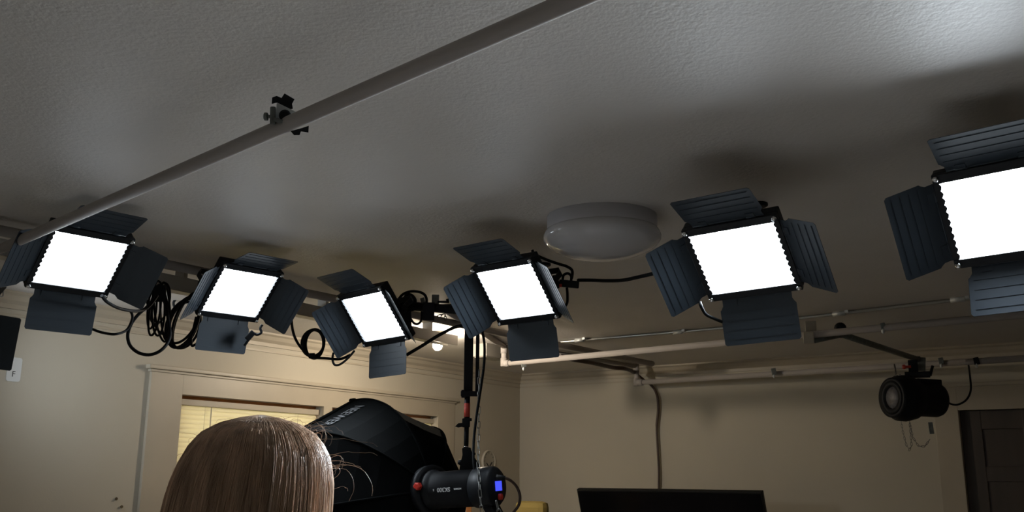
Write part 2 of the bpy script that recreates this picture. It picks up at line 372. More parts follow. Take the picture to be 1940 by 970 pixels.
def me_yoke():
    m = MB(); x = BX + 0.013
    pts = [(-x, 0, -0.02), (-x, 0.0, -0.09), (-x + 0.02, 0.0, -0.115), (x - 0.02, 0, -0.115), (x, 0, -0.09), (x, 0, -0.02)]
    for a, b in zip(pts, pts[1:]):
        a = Vector(a); b = Vector(b); t = (b - a).normalized(); s = t.cross(Vector((0, 1, 0)))
        m.box((a + b) / 2, (b - a).length + 0.004, 0.022, 0.004, t, Vector((0, 1, 0)), s)
    return m.mesh('yoke', 'house')
def me_knob():
    return MB().lathe((0, 0, 0), (1, 0, 0), [(0.005, -0.012), (0.005, 0.0), (0.015, 0.002), (0.017, 0.012), (0.013, 0.018)], 12, smooth=False).mesh('yoke_knob', 'black')
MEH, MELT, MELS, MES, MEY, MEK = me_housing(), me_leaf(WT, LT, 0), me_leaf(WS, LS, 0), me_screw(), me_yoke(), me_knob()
MEDS = [MB().box((0, 0, -0.0008), EW, EH, 0.0016).mesh('diffuser', emitter(e)) for e in PANEL_EMIT]
def child(name, me, parent, mtx=None, label=None):
    o = bpy.data.objects.new(name, me); COL.objects.link(o); o.parent = parent
    if mtx is not None: o.matrix_local = mtx
    if label: o['label'] = label
    return o
def frame(X, Y, Zv, O): return Matrix.Translation(Vector(O)) @ Matrix((Vector(X), Vector(Y), Vector(Zv))).transposed().to_4x4()
PANELS = [
    (-1.4950, 3.1766, 2.2622, 0.8561, 0.7630, 0.0091, 0.5070, 0.5860, 0.5765, 0.5000),
    (-1.1142, 3.7849, 2.2720, 0.8538, 0.7675, 0.0141, 0.6686, 0.7891, 0.5571, 0.6680),
    (-0.5801, 3.9104, 2.1959, -0.6886, 0.6825, 0.0341, 0.5313, 0.6480, 0.6911, 0.9496),
    (0.0152, 3.4014, 2.2078, -0.6641, 0.7280, 0.0073, 0.5454, 0.6622, 0.5531, 0.9509),
    (0.6703, 2.6650, 2.1675, -0.5678, 0.7941, 0.0410, 0.4752, 0.5578, 0.6151, 0.7244),
    (1.2208, 2.2405, 2.1919, -0.6114, 0.6092, 0.0423, 0.6367, 0.5000, 0.8941, 0.6055),
]
PLABEL = [
    'lit LED panel whose top left corner is crossed by the thick white pipe',
    'lit LED panel above the head, between the two big cable coils and the small one',
    'smallest lit LED panel in the middle, just left of the warm bulb',
    'lit LED panel above the black hanging tube, left of the round ceiling light',
    'large lit LED panel right of the round ceiling lamp, all four barn doors in view',
    'brightest lit LED panel cut off by the right edge of the photo',
]
PROOT = []
def make_panel(q, label):
    x, y, z, yaw, tilt, roll, aT, aR, aB, aL = q
    R = panel_rot(yaw, tilt, roll)
    t = root('led_panel_light', (x, y, z), label, 'studio light', 'LED panel lights with barn doors', R)
    child('housing', MEH, t); child('diffuser', MEDS[len(PROOT)], t, None, 'glowing white diffuser')
    def leaf(me, X, O_, Oz, a, nm='barn_door'):
        O_ = Vector(O_); X = Vector(X); Zf = Vector((0, 0, 1))
        Yv = O_ * math.cos(a) + Zf * math.sin(a); Zv = X.cross(Yv)
        return child(nm, me, t, frame(X, Yv, Zv, Oz))
    e = 0.004
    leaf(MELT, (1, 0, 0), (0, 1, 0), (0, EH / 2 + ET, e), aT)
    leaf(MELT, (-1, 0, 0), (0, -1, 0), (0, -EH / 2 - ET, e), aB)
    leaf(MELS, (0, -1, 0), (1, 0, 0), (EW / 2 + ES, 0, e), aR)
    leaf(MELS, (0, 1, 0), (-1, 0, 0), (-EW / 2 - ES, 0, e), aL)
    for sx in (-1, 1):
        for sy in (-1, 1): child('thumb_screw', MES, t, Matrix.Translation((sx * (BX - 0.009), sy * (BY - 0.010), 0.012)), 'chrome thumb screw')
    child('yoke', MEY, t)
    for s in (-1, 1): child('yoke_knob', MEK, t, Matrix.Translation((s * (BX + 0.016), 0, -0.02)) @ Matrix.Rotation(0 if s > 0 else PI, 4, 'Z'))
    PROOT.append((t, Vector((x, y, z)), R)); return t
for q, l in zip(PANELS, PLABEL): make_panel(q, l)
# the panel mostly outside the left edge, turned away
p0 = make_panel((-2.394, 4.1, 2.104, math.radians(147), math.radians(4), 0, 0.5, 1.35, 0.5, 1.3), 'LED panel at the left edge seen from behind, just its dark barn doors in view')
# arms that hold the panels
AL = ['black mounting arm behind the LED panel farthest left', 'black mounting arm behind the LED panel above the window trim', 'black mounting arm behind the smallest LED panel',
      'black mounting arm behind the LED panel left of the round ceiling light', 'black mounting arm behind the large LED panel right of the round ceiling light', 'black mounting arm behind the LED panel at the right edge', 'black mounting arm of the LED panel at the left edge']
for i, ((t, p, R), lab) in enumerate(zip(PROOT, AL)):
    b = p + R @ Vector((0, 0, -0.118)); back = R @ Vector((0, 0, -1)); h = Vector((back.x, back.y, 0)).normalized()
    view = Vector((p.x, p.y, 0)).normalized()
    top = b + h * 0.10 + view * (0.22 if i not in (2, 3) else 0.42); top.z = CEIL
    if i == 2: top = D(752, 578, 4.01)
    a = root('mounting_arm', top, lab, 'light mount', 'arms holding the LED panels')
    el = b + (top - b) * 0.8; el.z = CEIL - 0.06
    if i == 2:
        el = b + (top - b) * 0.5
        part('arm', MB().tube([b + R @ Vector((0, 0, 0.002)), b + R @ Vector((0, 0, -0.03)), top], 0.009, 10), 'black', a)
        part('knuckle', MB().lathe(top, view, [(0.010, -0.03), (0.026, -0.024), (0.026, 0.024), (0.010, 0.03)], 14), 'black', a)
        continue
    part('arm', MB().tube([b + R @ Vector((0, 0, 0.002)), b + R @ Vector((0, 0, -0.03)), el, Vector((top.x, top.y, CEIL - 0.012))], 0.009, 10), 'black', a)
    part('ceiling_plate', MB().lathe((top.x, top.y, CEIL - 0.012), Z, [(0.028, 0), (0.035, 0.004), (0.035, 0.012)], 20), 'black', a)
    part('knuckle', MB().lathe(el, view, [(0.008, -0.02), (0.018, -0.014), (0.018, 0.014), (0.008, 0.02)], 14), 'black', a)

# ---------------------------------------------------------------- pipes
def pipe(name, pts, r, label, m='pipe', group=None, cat='pipe', n=16):
    return single(name, MB().tube(pts, r, n), m, label, cat, group)
a = P(1040, 20, 2.28); b = P(50, 450, 2.28); dr_ = (b - a).normalized()
t = root('hanging_pipe', a, 'thick white painted pipe crossing close under the ceiling from top centre to left edge', 'pipe')
NA, NB = a - dr_ * 3.0, b + dr_ * 2.3
part('tube', MB().tube([NA, NB], 0.0165, 20), 'pipe', t)
part('hanger', MB().box(NA + Z * 0.07, 0.02, 0.02, 0.18).lathe(Vector((NA.x, NA.y, CEIL - 0.012)), Z, [(0.03, 0), (0.03, 0.012)], 16), 'steel', t)
part('hanger', MB().box(NB + Z * 0.07, 0.02, 0.02, 0.18).lathe(Vector((NB.x, NB.y, CEIL - 0.012)), Z, [(0.03, 0), (0.03, 0.012)], 16), 'steel', t)
# clamp on the near pipe
cpt = P(548, 236, 2.28); ax = dr_; sd = Z.cross(ax).normalized()
if sd.y < 0: sd = -sd
def gpoly(mb, poly, dist, t0, t1):
    cx = sum(q[0] for q in poly) / len(poly); cy = sum(q[1] for q in poly) / len(poly)
    O = D(cx, cy, dist); n = -(O - CAM).normalized(); X = Vector((-n.y, n.x, 0)).normalized(); Y = n.cross(X)
    s = (O - CAM).dot(FW) / F_PX
    return mb.prism([((x - cx) * s, -(y - cy) * s) for x, y in poly], t0, t1, O, X, Y, n)
def gbox(mb, x, y, w_, h_, dist, dep, rot=0.0, bev=0.002):
    O = D(x, y, dist); n = -(O - CAM).normalized(); X = Vector((-n.y, n.x, 0)).normalized(); Y = n.cross(X)
    s = (O - CAM).dot(FW) / F_PX; c, q = math.cos(rot), math.sin(rot)
    return mb.box(O, w_ * s, h_ * s, dep, X * c + Y * q, -X * q + Y * c, n, bev)
cd_ = cpt.y
t = root('pipe_clamp', cpt, 'silver and black clamp gripping the thick white pipe at upper left', 'clamp')
part('jaw', gbox(gbox(MB(), 517, 219, 11, 34, cd_, 0.035, 0.05, 0.004), 530, 229, 24, 8, cd_ - 0.005, 0.035, -0.2, 0.003), 'cast', t, 'dull grey cast jaw')
m_ = gpoly(MB(), [(524, 196), (568, 213), (553, 220), (523, 219)], cd_ + 0.01, 0.0, 0.004)
gpoly(m_, [(522, 218), (556, 219), (548, 229), (524, 227)], cd_ + 0.02, 0.0, 0.004)
part('plate', m_, 'steel', t, 'bright silver plate')
m_ = MB(); o_ = D(540, 219, cd_ - 0.004); vv = (CAM - o_).normalized(); m_.lathe(o_, vv, [(0.006, 0), (0.013, 0.002), (0.013, 0.010), (0.009, 0.012)], 16)
part('pad', m_, 'black', t, 'black round pad')
m_ = gpoly(MB(), [(516, 199), (516, 187), (524, 183), (533, 186), (538, 177), (557, 186), (553, 195), (555, 204), (549, 206), (524, 196)], cd_ + 0.015, -0.012, 0.02)
part('top_bracket', m_, 'black', t, 'black upper bracket')
m_ = gpoly(MB(), [(551, 250), (570, 243), (584, 237), (584, 250), (570, 249), (568, 256), (558, 257)], cd_ + 0.012, -0.012, 0.012)
part('lower_jaw', m_, 'black', t, 'black lower jaw under the pipe')
o_ = D(507, 221, cd_); part('bolt', MB().lathe(o_, RT * 1.0, [(0.006, -0.008), (0.009, -0.006), (0.009, 0.0), (0.004, 0.001), (0.004, 0.014)], 10, smooth=False), 'cast', t)

# thin conduit on the ceiling
zc = CEIL - 0.012
cp = [P(960, 657, zc), P(1062, 648, zc), P(1285, 629, zc), P(1371, 621.5, zc), P(1519, 602.5, zc), P(1600, 593, zc), P(1838, 565, zc), P(2200, 520, zc)]
cp.append(cp[-1] + (cp[-1] - cp[-2]) * 1.5)
t = root('ceiling_conduit', cp[3], 'thin metal conduit running along the ceiling from the middle to the right edge', 'conduit')
part('tube', MB().tube(cp, 0.010, 12), 'conduit', t)
for x, y in ((1098, 644.5), (1285, 629), (1590, 594), (1815, 567.5)):
    q = P(x, y, zc); dd = (P(x + 20, y - 2.2, zc) - q).normalized()
    part('coupling', MB().tube([q - dd * 0.035, q + dd * 0.035], 0.0135, 12).box(q + Z * 0.004 + dd * 0.05, 0.02, 0.05, 0.014, dd, Z.cross(dd), Z), 'steel', t, 'bright coupling')
# thick pipe C with elbow down from the ceiling
c0 = P(955, 689, 2.30); c1 = P(2150, 576, 2.30); c1 = c0 + (c1 - c0) * 1.3; cv = (c1 - c0).normalized()
def straight(name, pts, r, label, fit=(), group=None, m='pipe', cat='pipe'):
    t = root(name, pts[0], label, cat, group)
    part('tube', MB().tube(pts, r, 16), m, t)
    for q, ddir in fit:
        ddir = ddir.normalized(); part('fitting', MB().tube([q - ddir * 0.03, q + ddir * 0.03], r * 1.25, 14), m, t)
    return t
zt = lambda x, y, pt: CAM.z + ((ray(x, y).z) / (ray(x, y).xy.length)) * ((pt - CAM).xy.length)
cu_ = Vector((c0.x, c0.y, zt(955, 656, c0)))
straight('grid_pipe', [c0, c1], 0.019, 'long white pipe rising to the right edge under the thin ceiling conduit', [(c0 + cv * 0.02, cv)])
straight('grid_pipe', [c0 - Z * 0.012, cu_], 0.020, 'short upright white pipe at the left end of the long pipe rising right', [(c0 + Z * 0.01, Z), (cu_ - Z * 0.02, Z)])
d0 = P(846, 588, cu_.z)
straight('grid_pipe', [cu_, d0], 0.019, 'slanting white pipe right behind the black hanging tube')
# pipe E along the left wall
ez = 2.39
e0 = P(-160, 404, ez); e1 = P(1236, 689, ez)
straight('grid_pipe', [e0, e1], 0.020, 'long white pipe behind the lights, parallel to the window wall')
e2_ = [P(-200, 431, 2.36), P(856, 646, 2.36)]
# channel light strip
ev = (e2_[1] - e2_[0]).normalized(); es = Z.cross(ev)
t = root('ceiling_channel', e2_[1], 'grey metal channel strip on the ceiling, its open end by the warm bulb', 'channel')
pr = [(-0.045, -0.03), (-0.045, 0.03), (-0.032, 0.03), (-0.032, -0.022), (0.032, -0.022), (0.032, 0.03), (0.045, 0.03), (0.045, -0.03)]
part('channel', MB().prism([(x, -y) for x, y in pr], 0, (e2_[0] - e2_[1]).length, e2_[1], es, Z, -ev), 'chan', t)
for k in range(8):
    q = e2_[1] - ev * (0.25 + k * 0.9)
    part('hanger', MB().box(q + Z * ((CEIL - q.z) / 2), 0.02, 0.06, CEIL - q.z, ev, es, Z), 'chan', t)
part('lower_flange', MB().box((e2_[0] + e2_[1]) / 2 - Z * 0.034 - es * 0.02 - ev * 0.15, (e2_[0] - e2_[1]).length - 0.3, 0.06, 0.005, ev, es, Z), 'trim', t)
# bulb
bq = D(829, 654, (P(829, 640, 2.40)).y); bq.z = bq.z
t = root('light_bulb', bq, 'small warm glowing bulb under the end of the grey channel', 'light bulb')
prf = [(0.004, -0.034), (0.016, -0.030), (0.027, -0.018), (0.031, -0.002), (0.029, 0.012), (0.020, 0.028), (0.014, 0.038)]
part('glass_bulb', MB().lathe(bq, Z, prf, 24), 'bulb', t, 'glowing warm bulb')
part('socket', MB().lathe(bq, Z, [(0.014, 0.036), (0.026, 0.04), (0.030, 0.06), (0.045, 0.085), (0.045, CEIL - bq.z)], 20), 'socket', t)
# pipe A on the right wall with riser, and pipe F
pa = on_right(1208, 726, 0); za = 2.285
a0 = P(1206, 725, za); a1 = P(1500, 705.5, za); a2 = P(2050, 672, za)
av = (a2 - a0).normalized(); a2 = a0 + (a2 - a0) * 1.5
straight('grid_pipe', [a0, a2], 0.021, 'lowest white pipe along the right wall, holding the black spotlight', [(a0 + av * 0.03, av)])
f0 = Vector((a0.x, a0.y, zt(1206, 694, a0)))
straight('grid_pipe', [a0 - Z * 0.012, f0], 0.020, 'short upright white pipe above the cable that drops to the television', [(a0 + Z * 0.005, Z), (f0 - Z * 0.015, Z)])
f1 = P(1085, 674, f0.z); f1 = f0 + (f1 - f0) * 1.6
straight('grid_pipe', [f0, f1], 0.017, 'short white pipe leading left from the upright above the television cable')
# small clamps on pipes
def small_clamp(x, y, dist, lab, m='cast', s=1.0):
    t = root('small_clamp', D(x, y, dist), lab, 'clamp', 'small clamps on the pipes')
    part('clamp_body', gbox(MB(), x, y, 9 * s, 13 * s, dist, 0.04, 0.15, 0.004), m, t)
    q = D(x, y + 7 * s, dist - 0.01); part('bolt', MB().lathe(q, -Z, [(0.006, -0.01), (0.009, 0.004), (0.009, 0.012), (0.004, 0.02)], 10), 'steel', t)
    return t
small_clamp(1466, 704, P(1466, 707, za).y, 'small metal clamp on the lowest pipe above the television')
small_clamp(1673, 618, P(1673, 621, 2.30).y, 'small dark clamp on the upper right pipe, between spotlight arm and right edge')
small_clamp(1850, 684, P(1850, 684, za).y, 'small dark clamp on the lowest pipe beside the right door', 'black', 1.1)
small_clamp(1783, 684, P(1783, 688, za).y, 'small dark clamp on the lowest pipe just right of the spotlight', 'cast')
small_clamp(992, 689, P(992, 686, 2.30).y, 'small metal clamp under the pipe left of the room corner', 'cast', 1.1)
# spotlight arm
d1 = P(1530, 634, 2.30).y
t = root('light_hanger', D(1532, 632, d1), 'dark jointed arm from the white box clamp down to the black spotlight', 'arm')
part('box_clamp', gbox(gbox(MB(), 1532, 640, 20, 22, d1, 0.07, 0, 0.005), 1536, 619, 20, 22, d1 + 0.05, 0.06, 0, 0.004), 'trim', t, 'pale box clamp')
d2 = P(1735, 684, za).y
part('short_bar', MB().tube([D(1540, 645, d1), D(1598, 633, d1 + 0.1)], 0.017, 12), 'cast', t)
part('joint_knob', MB().tube([D(1592, 640, d1 + 0.1), D(1592, 628, d1 + 0.1)], 0.012, 10).lathe(D(1592, 622, d1 + 0.1), (CAM - D(1592, 622, d1)).normalized(), [(0.012, -0.02), (0.03, -0.012), (0.033, 0.01), (0.02, 0.02)], 14), 'black', t)
part('long_bar', MB().tube([D(1596, 634, d1 + 0.1), D(1742, 682, d2 - 0.03)], 0.018, 14), 'cast', t)
# black spotlight
sd_ = 5.75
lc = D(1722, 755, sd_); vdir = (CAM - lc); vdir.z = 0; vdir.normalize(); lr = Vector((-vdir.y, vdir.x, 0))
lr = lr if lr.x > 0 else -lr
axl = (-lr * 0.78 + vdir * 0.62 + Z * 0.02).normalized()
t = root('spotlight', lc, 'black spotlight with frosted lens hanging from the lowest right pipe, chains dangling below', 'spotlight')
part('housing', MB().lathe(lc, axl, [(0.05, -0.215), (0.098, -0.21), (0.105, -0.19), (0.105, -0.06), (0.125, -0.03), (0.140, 0.03), (0.138, 0.075), (0.120, 0.105), (0.120, 0.125), (0.100, 0.125), (0.075, 0.10)], 36), 'black', t)
part('cooling_fins', MB().box(lc - axl * 0.12 + Z * 0.10, 0.17, 0.11, 0.04, axl, axl.cross(Z), Z, 0.005), 'black', t)
part('lens_ring', MB().lathe(lc, axl, [(0.072, 0.095), (0.100, 0.122), (0.100, 0.130), (0.068, 0.128), (0.066, 0.10)], 32), 'black', t)
part('lens', MB().lathe(lc, axl, [(0.070, 0.098), (0.066, 0.112), (0.045, 0.128), (0.02, 0.135), (0.002, 0.137)], 28), 'lens', t, 'frosted glass lens')
yb = lc + Z * 0.13
pp = D(1735, 684, d2)
m_ = MB(); up_ = Vector((pp.x, pp.y, 0)) - Vector((yb.x, yb.y, 0))
m_.tube([lc + Z * 0.12, lc + Z * 0.16 + up_ * 0.3, pp - Z * 0.02], 0.014, 12)
gbox(m_, 1730, 695, 17, 26, sd_ + 0.05, 0.05, 0, 0.004); gbox(m_, 1738, 710, 44, 12, sd_ + 0.02, 0.10, 0, 0.004)
part('yoke', m_, 'black', t)
part('pipe_hook', gbox(gbox(MB(), 1746, 690, 14, 26, d2 - 0.04, 0.05, -0.1, 0.005), 1734, 679, 18, 8, d2 - 0.03, 0.05, 0, 0.004), 'cast', t)
part('handle', MB().tube([D(1762, 712, sd_), D(1767, 693, sd_)], 0.009, 8), 'black', t)
part('knob', MB().lathe(D(1716, 695, sd_ + 0.03), -lr, [(0.008, -0.03), (0.008, 0), (0.015, 0.004), (0.013, 0.02)], 12), 'redtape', t)
part('adjusting_screw', MB().lathe(lc + axl * 0.05 + Z * 0.128 + vdir * 0.03, Z, [(0.006, 0), (0.009, 0.006), (0.006, 0.014)], 10), 'chrome', t)
part('nameplate_box', gbox(MB(), 1764, 811, 8, 22, sd_, 0.03, 0.05, 0.002), 'cast', t, 'small tag hanging on the chain')
m_ = MB(); chain_mb(m_, [D(1707, 798, sd_), D(1711, 820, sd_), D(1717, 843, sd_), D(1723, 852, sd_), D(1727, 845, sd_), D(1723, 798, sd_)], 0.022, 0.009, 0.0014)
chain_mb(m_, [D(1724, 800, sd_), D(1729, 828, sd_), D(1740, 845, sd_), D(1752, 846, sd_), D(1762, 832, sd_)], 0.022, 0.009, 0.0014)
chain_mb(m_, spl([D(1698, 722, sd_), D(1697, 705, sd_), D(1694, 690, d2 - 0.05)], 4), 0.022, 0.009, 0.0014)
part('safety_chain', m_, 'chain', t)
single('power_cable', MB().tube(spl([D(1763, 719, sd_), D(1776, 733, sd_), D(1786, 750, sd_), D(1795, 762, sd_), D(1812, 767, sd_), D(1830, 758, sd_), D(1839, 740, sd_), D(1838, 715, sd_ + 0.03), D(1835, 692, P(1835, 686, za).y)]), 0.006, 7), 'cable', 'black cable looping from the spotlight up to the lowest right pipe', 'cable', 'black cables')

# ceiling dome lamp
q0 = P(1143, 372, CEIL); q1 = P(1034, 412, CEIL); q2 = P(1240, 412, CEIL)
dc = P(1140, 412, CEIL) ; dc = Vector((dc.x, dc.y, CEIL)); RD = 0.200
t = root('ceiling_lamp', dc, 'round white unlit dome lamp on the ceiling', 'ceiling lamp')
part('base', MB().lathe(dc, -Z, [(RD * 0.97, 0), (RD * 0.97, 0.052), (RD * 0.99, 0.058), (RD * 0.9, 0.062)], 64), 'rim', t)
part('dome_shade', MB().lathe(dc, -Z, [(RD * 0.985, 0.050), (RD * 1.01, 0.058), (RD * 1.035, 0.070), (RD * 1.03, 0.082), (RD * 0.97, 0.098), (RD * 0.86, 0.114), (RD * 0.70, 0.129), (RD * 0.5, 0.141), (RD * 0.28, 0.148), (0.01, 0.151)], 64), 'dome', t, 'frosted glossy dome')
# ceiling box near the corner
q = P(929, 655, CEIL); bxv = Vector((0.62, 0.78, 0)).normalized()
t = root('ceiling_box', (q.x, q.y, CEIL), 'shallow grey box on the ceiling right of the hanging black tube', 'box')
part('box_body', MB().box(Vector((q.x, q.y, CEIL - 0.045)), 0.28, 0.13, 0.09, V, U, Z, 0.004), 'box', t)
part('cover_plate', MB().box(Vector((q.x, q.y, CEIL - 0.092)), 0.24, 0.10, 0.006, V, U, Z, 0.002), 'box', t)

# ---------------------------------------------------------------- hanging tube, boom, flash head, softbox
RG = 3.8
b0, b1 = D(744, 577, 4.02), D(936, 593, 3.83)
t = root('boom_bar', b0, 'black boom bar between the two middle LED panels', 'boom', None)
part('bar', MB().tube([b0, b1], 0.019, 14), 'black', t)
part('second_bar', MB().tube([D(750, 592, 4.0), D(800, 582, 3.95), D(900, 578, 3.9)], 0.009, 10), 'black', t)
part('bracket', gbox(gbox(MB(), 772, 590, 14, 56, 4.0, 0.03, 0.05), 812, 590, 22, 34, 3.93, 0.04, 0), 'black', t)
part('white_clamp', gbox(gbox(MB(), 825, 569, 14, 22, 3.98, 0.05, 0, 0.004), 801, 570, 8, 12, 4.0, 0.03, 0.3), 'cast', t, 'grey clamp on top of the bar')
part('clamp_screw', gbox(gbox(MB(), 840, 572, 22, 4, 3.95, 0.02, 0), 848, 569, 5, 6, 3.95, 0.02, 0.3), 'black', t)
part('ceiling_rod', MB().tube([b1 - (b1 - b0).normalized() * 0.012, Vector((b1.x, b1.y, CEIL))], 0.009, 8), 'black', t)
pole_top = D(888, 600, RG + 0.05)
t = root('telescopic_pole', pole_top, 'black hanging tube with a red band below the LED panel left of the ceiling lamp', 'pole')
def vtube(mb, x0, y0, x1, y1, r, d=RG, n=14): return mb.tube([D(x0, y0, d), D(x1, y1, d)], r, n)
part('outer_channel', gbox(MB(), 888, 668, 17, 160, RG, 0.035, 0.0, 0.003), 'black', t)
part('side_channel', gbox(MB(), 904.5, 690, 7, 115, RG, 0.03, 0.0, 0.002), 'black', t)
part('lower_bracket', gbox(gbox(MB(), 889, 746, 32, 10, RG, 0.05, 0, 0.003), 878, 746, 8, 15, RG, 0.05, 0, 0.003), 'black', t)
part('pole_section', vtube(MB(), 885.5, 740, 884.5, 800, 0.0115), 'black', t)
part('red_band', vtube(MB(), 885, 764, 884.7, 790, 0.0122), 'redtape', t, 'red band')
part('locking_collar', gbox(gbox(MB(), 883, 801, 15, 17, RG, 0.03, 0, 0.004), 886, 795, 16, 6, RG, 0.03, 0, 0.003), 'black', t)
part('locking_lever', gpoly(MB(), [(878, 801), (868, 802), (862, 808), (868, 810), (879, 808)], RG - 0.01, -0.006, 0.008), 'black', t)
part('lower_section', vtube(MB(), 884.2, 800, 883, 850, 0.0098), 'black', t)
part('ring', vtube(MB(), 883.2, 845.5, 883.1, 847, 0.0105), 'chrome', t, 'bright ring')
# flash head
G = D(820, 929, RG)
vw = (CAM - G); vw.z = 0; vw.normalize(); rr = Vector((-vw.y, vw.x, 0)); rr = rr if rr.x > 0 else -rr
psi = math.radians(50)
AX = (-rr * math.cos(psi) - vw * math.sin(psi) - Z * 0.17).normalized()     # towards the front of the softbox
AXB = (-rr * math.cos(math.radians(35)) - vw * math.sin(math.radians(35)) - Z * 0.06).normalized()
side = (vw - AXB * vw.dot(AXB)).normalized(); vertl = AXB.cross(side).normalized(); vertl = vertl if vertl.z > 0 else -vertl
t = root('monolight', G, 'black studio light head with blue display, hung under the pole', 'studio light')
RB = 0.070
part('body', MB().lathe(G, -AXB, [(0.05, -0.02), (0.078, -0.018), (0.080, 0.012), (0.074, 0.02), (RB, 0.03), (RB, 0.205)], 40), 'black', t)
part('control_head', MB().lathe(G, -AXB, [(RB, 0.205), (RB + 0.006, 0.21), (RB + 0.006, 0.285), (RB - 0.005, 0.297), (0.01, 0.300)], 40), 'house', t)
rc = G - AXB * 0.302
part('display', MB().box(rc + side.cross(AXB) * 0.0 + (vw - AXB * vw.dot(AXB)) * 0 + vertl * 0.002 + (vertl.cross(AXB)) * 0.0, 0.006, 0.040, 0.036, AXB, vertl.cross(AXB), vertl, 0.001), 'lcd', t, 'blue lit display')
part('dial', MB().lathe(rc - vertl * 0.038, -AXB, [(0.012, 0), (0.012, 0.010), (0.008, 0.013)], 16), 'red', t, 'small red dial')
m_ = MB()
hh = lambda a_, v_: G - AXB * a_ - vertl * v_
m_.prism([(0.235, -0.055), (0.275, -0.055), (0.300, -0.10), (0.335, -0.16), (0.335, -0.20), (0.300, -0.20), (0.27, -0.12)], -0.03, 0.03, G, -AXB, vertl, side)
part('grip', m_, 'black', t)
part('knob', MB().lathe(G - AXB * (-0.01) + side * 0.078 + vertl * 0.02 , side, [(0.010, -0.01), (0.016, 0.0), (0.016, 0.016), (0.010, 0.018)], 6, smooth=False), 'red', t, 'red knob')
tc = G - AXB * 0.105 + side * (RB + 0.0008) + vertl * 0.002
text_mesh('SK300', 0.022, tc + AXB * 0.006, AXB, -vertl, 'white_print', t, 'model_lettering', 0.002, 1.05, 0.0004)
text_mesh('II', 0.011, tc + AXB * 0.052, AXB, -vertl, 'white_print', t, 'model_lettering', 0.002)
text_mesh('NEEWER', 0.0085, tc - AXB * 0.058, AXB, -vertl, 'white_print', t, 'maker_lettering', 0.002, 1.0, 0.0003)
m_ = MB()
gpoly(m_, [(875, 850), (891, 850), (896, 862), (908, 880), (910, 905), (868, 905), (872, 880), (876, 862)], RG - 0.02, -0.02, 0.02)
gbox(m_, 884, 853, 16, 10, RG, 0.05, 0, 0.004)
m_.lathe(D(871, 876, RG - 0.03), rr, [(0.006, -0.008), (0.011, 0.0), (0.011, 0.02)], 14)
part('tilt_bracket', m_, 'black', t)
part('bracket_lever', gpoly(MB(), [(891, 855), (901, 858), (901, 862), (890, 862)], RG - 0.03, -0.006, 0.006), 'black', t)
# softbox
RS = 0.455; S1 = (-rr * math.sin(psi) + vw * math.cos(psi)); S1 = (S1 - AX * S1.dot(AX)).normalized(); S2 = AX.cross(S1).normalized(); S2 = S2 if S2.z > 0 else -S2
prof = [(0.085, 0.0), (0.16, 0.025), (0.235, 0.062), (0.31, 0.115), (0.375, 0.185), (0.42, 0.27), (0.445, 0.35), (RS, 0.42)]
A0 = math.radians(4)
def srib(k, i, inner=1.0, mid=False):
    a_ = A0 + PI / 4 * k; r_, h_ = prof[i]
    if mid: a_ += PI / 8; r_ *= math.cos(PI / 8) * 0.985
    return G + AX * (h_ + 0.015) + (S2 * math.cos(a_) + S1 * math.sin(a_)) * r_ * inner
t = root('softbox', G, 'large black softbox with lettering, behind the head of long hair', 'softbox')
for k in range(8):
    vs, fs = [], []
    nn = len(prof)
    for i in range(nn): vs += [srib(k, i), srib(k, i, 1, True), srib(k + 1, i)]
    for i in range(nn): vs += [srib(k, i, 0.985), srib(k, i, 0.98, True), srib(k + 1, i, 0.985)]
    n3 = nn * 3
    for i in range(nn - 1):
        for c in (0, 1):
            q = i * 3 + c; fs.append([q, q + 1, q + 4, q + 3]); fs.append([n3 + q, n3 + q + 3, n3 + q + 4, n3 + q + 1])
    for c in (0, 1):
        fs.append([c, n3 + c, n3 + c + 1, c + 1]); q = (nn - 1) * 3 + c; fs.append([q, q + 1, n3 + q + 1, n3 + q])
    for i in range(nn - 1):
        for c in (0, 2): q = i * 3 + c; fs.append([q, q + 3, n3 + q + 3, n3 + q])
    part('fabric_panel', MB().add(vs, fs, False), 'fabric', t)
    part('rib', MB().tube(spl([srib(k, i, 1.0) for i in range(nn)], 3), 0.0045, 8), 'fabric', t)
m_ = MB()
fr = [srib(k, nn - 1, 1.0) for k in range(8)]
for k in range(8): m_.tube([fr[k], fr[(k + 1) % 8]], 0.007, 8)
for k in range(8): m_.tube([fr[k], fr[k] + AX * 0.03 + (fr[k] - (G + AX * 0.42)).normalized() * 0.004], 0.010, 6)
part('front_edging', m_, 'fabric', t)
fc = G + AX * 0.405; part('front_diffuser', MB().add([fc + (S2 * math.cos(A0 + PI / 4 * k) + S1 * math.sin(A0 + PI / 4 * k)) * RS * 0.97 for k in range(8)], [list(range(8))]), 'card', t, 'white front diffuser')
part('speed_ring', MB().lathe(G, AX, [(0.080, -0.012), (0.098, -0.012), (0.098, 0.02), (0.085, 0.024)], 36), 'black', t)
m0 = srib(0, 5, 1, True); m1 = srib(0, 7, 1, True); mA = srib(0, 6); mB = srib(1, 6)
if (D(693, 775, RG) - mA).length > (D(631, 798, RG) - mA).length + 9: mA, mB = mB, mA
tx = (mB - mA).normalized(); ty = (m0 - m1).normalized(); nrm = tx.cross(ty)
out_ = (m0 - (G + AX * prof[5][1])).normalized()
if nrm.dot(out_) < 0: tx = -tx; nrm = -nrm
text_mesh('NEEWER', 0.050, srib(0, 6, 1.0, True) * 0.5 + m0 * 0.5 + nrm * 0.006, tx, ty, 'grey_print', t, 'softbox_lettering', 0.002, 1.05, 0.0, 1.7)
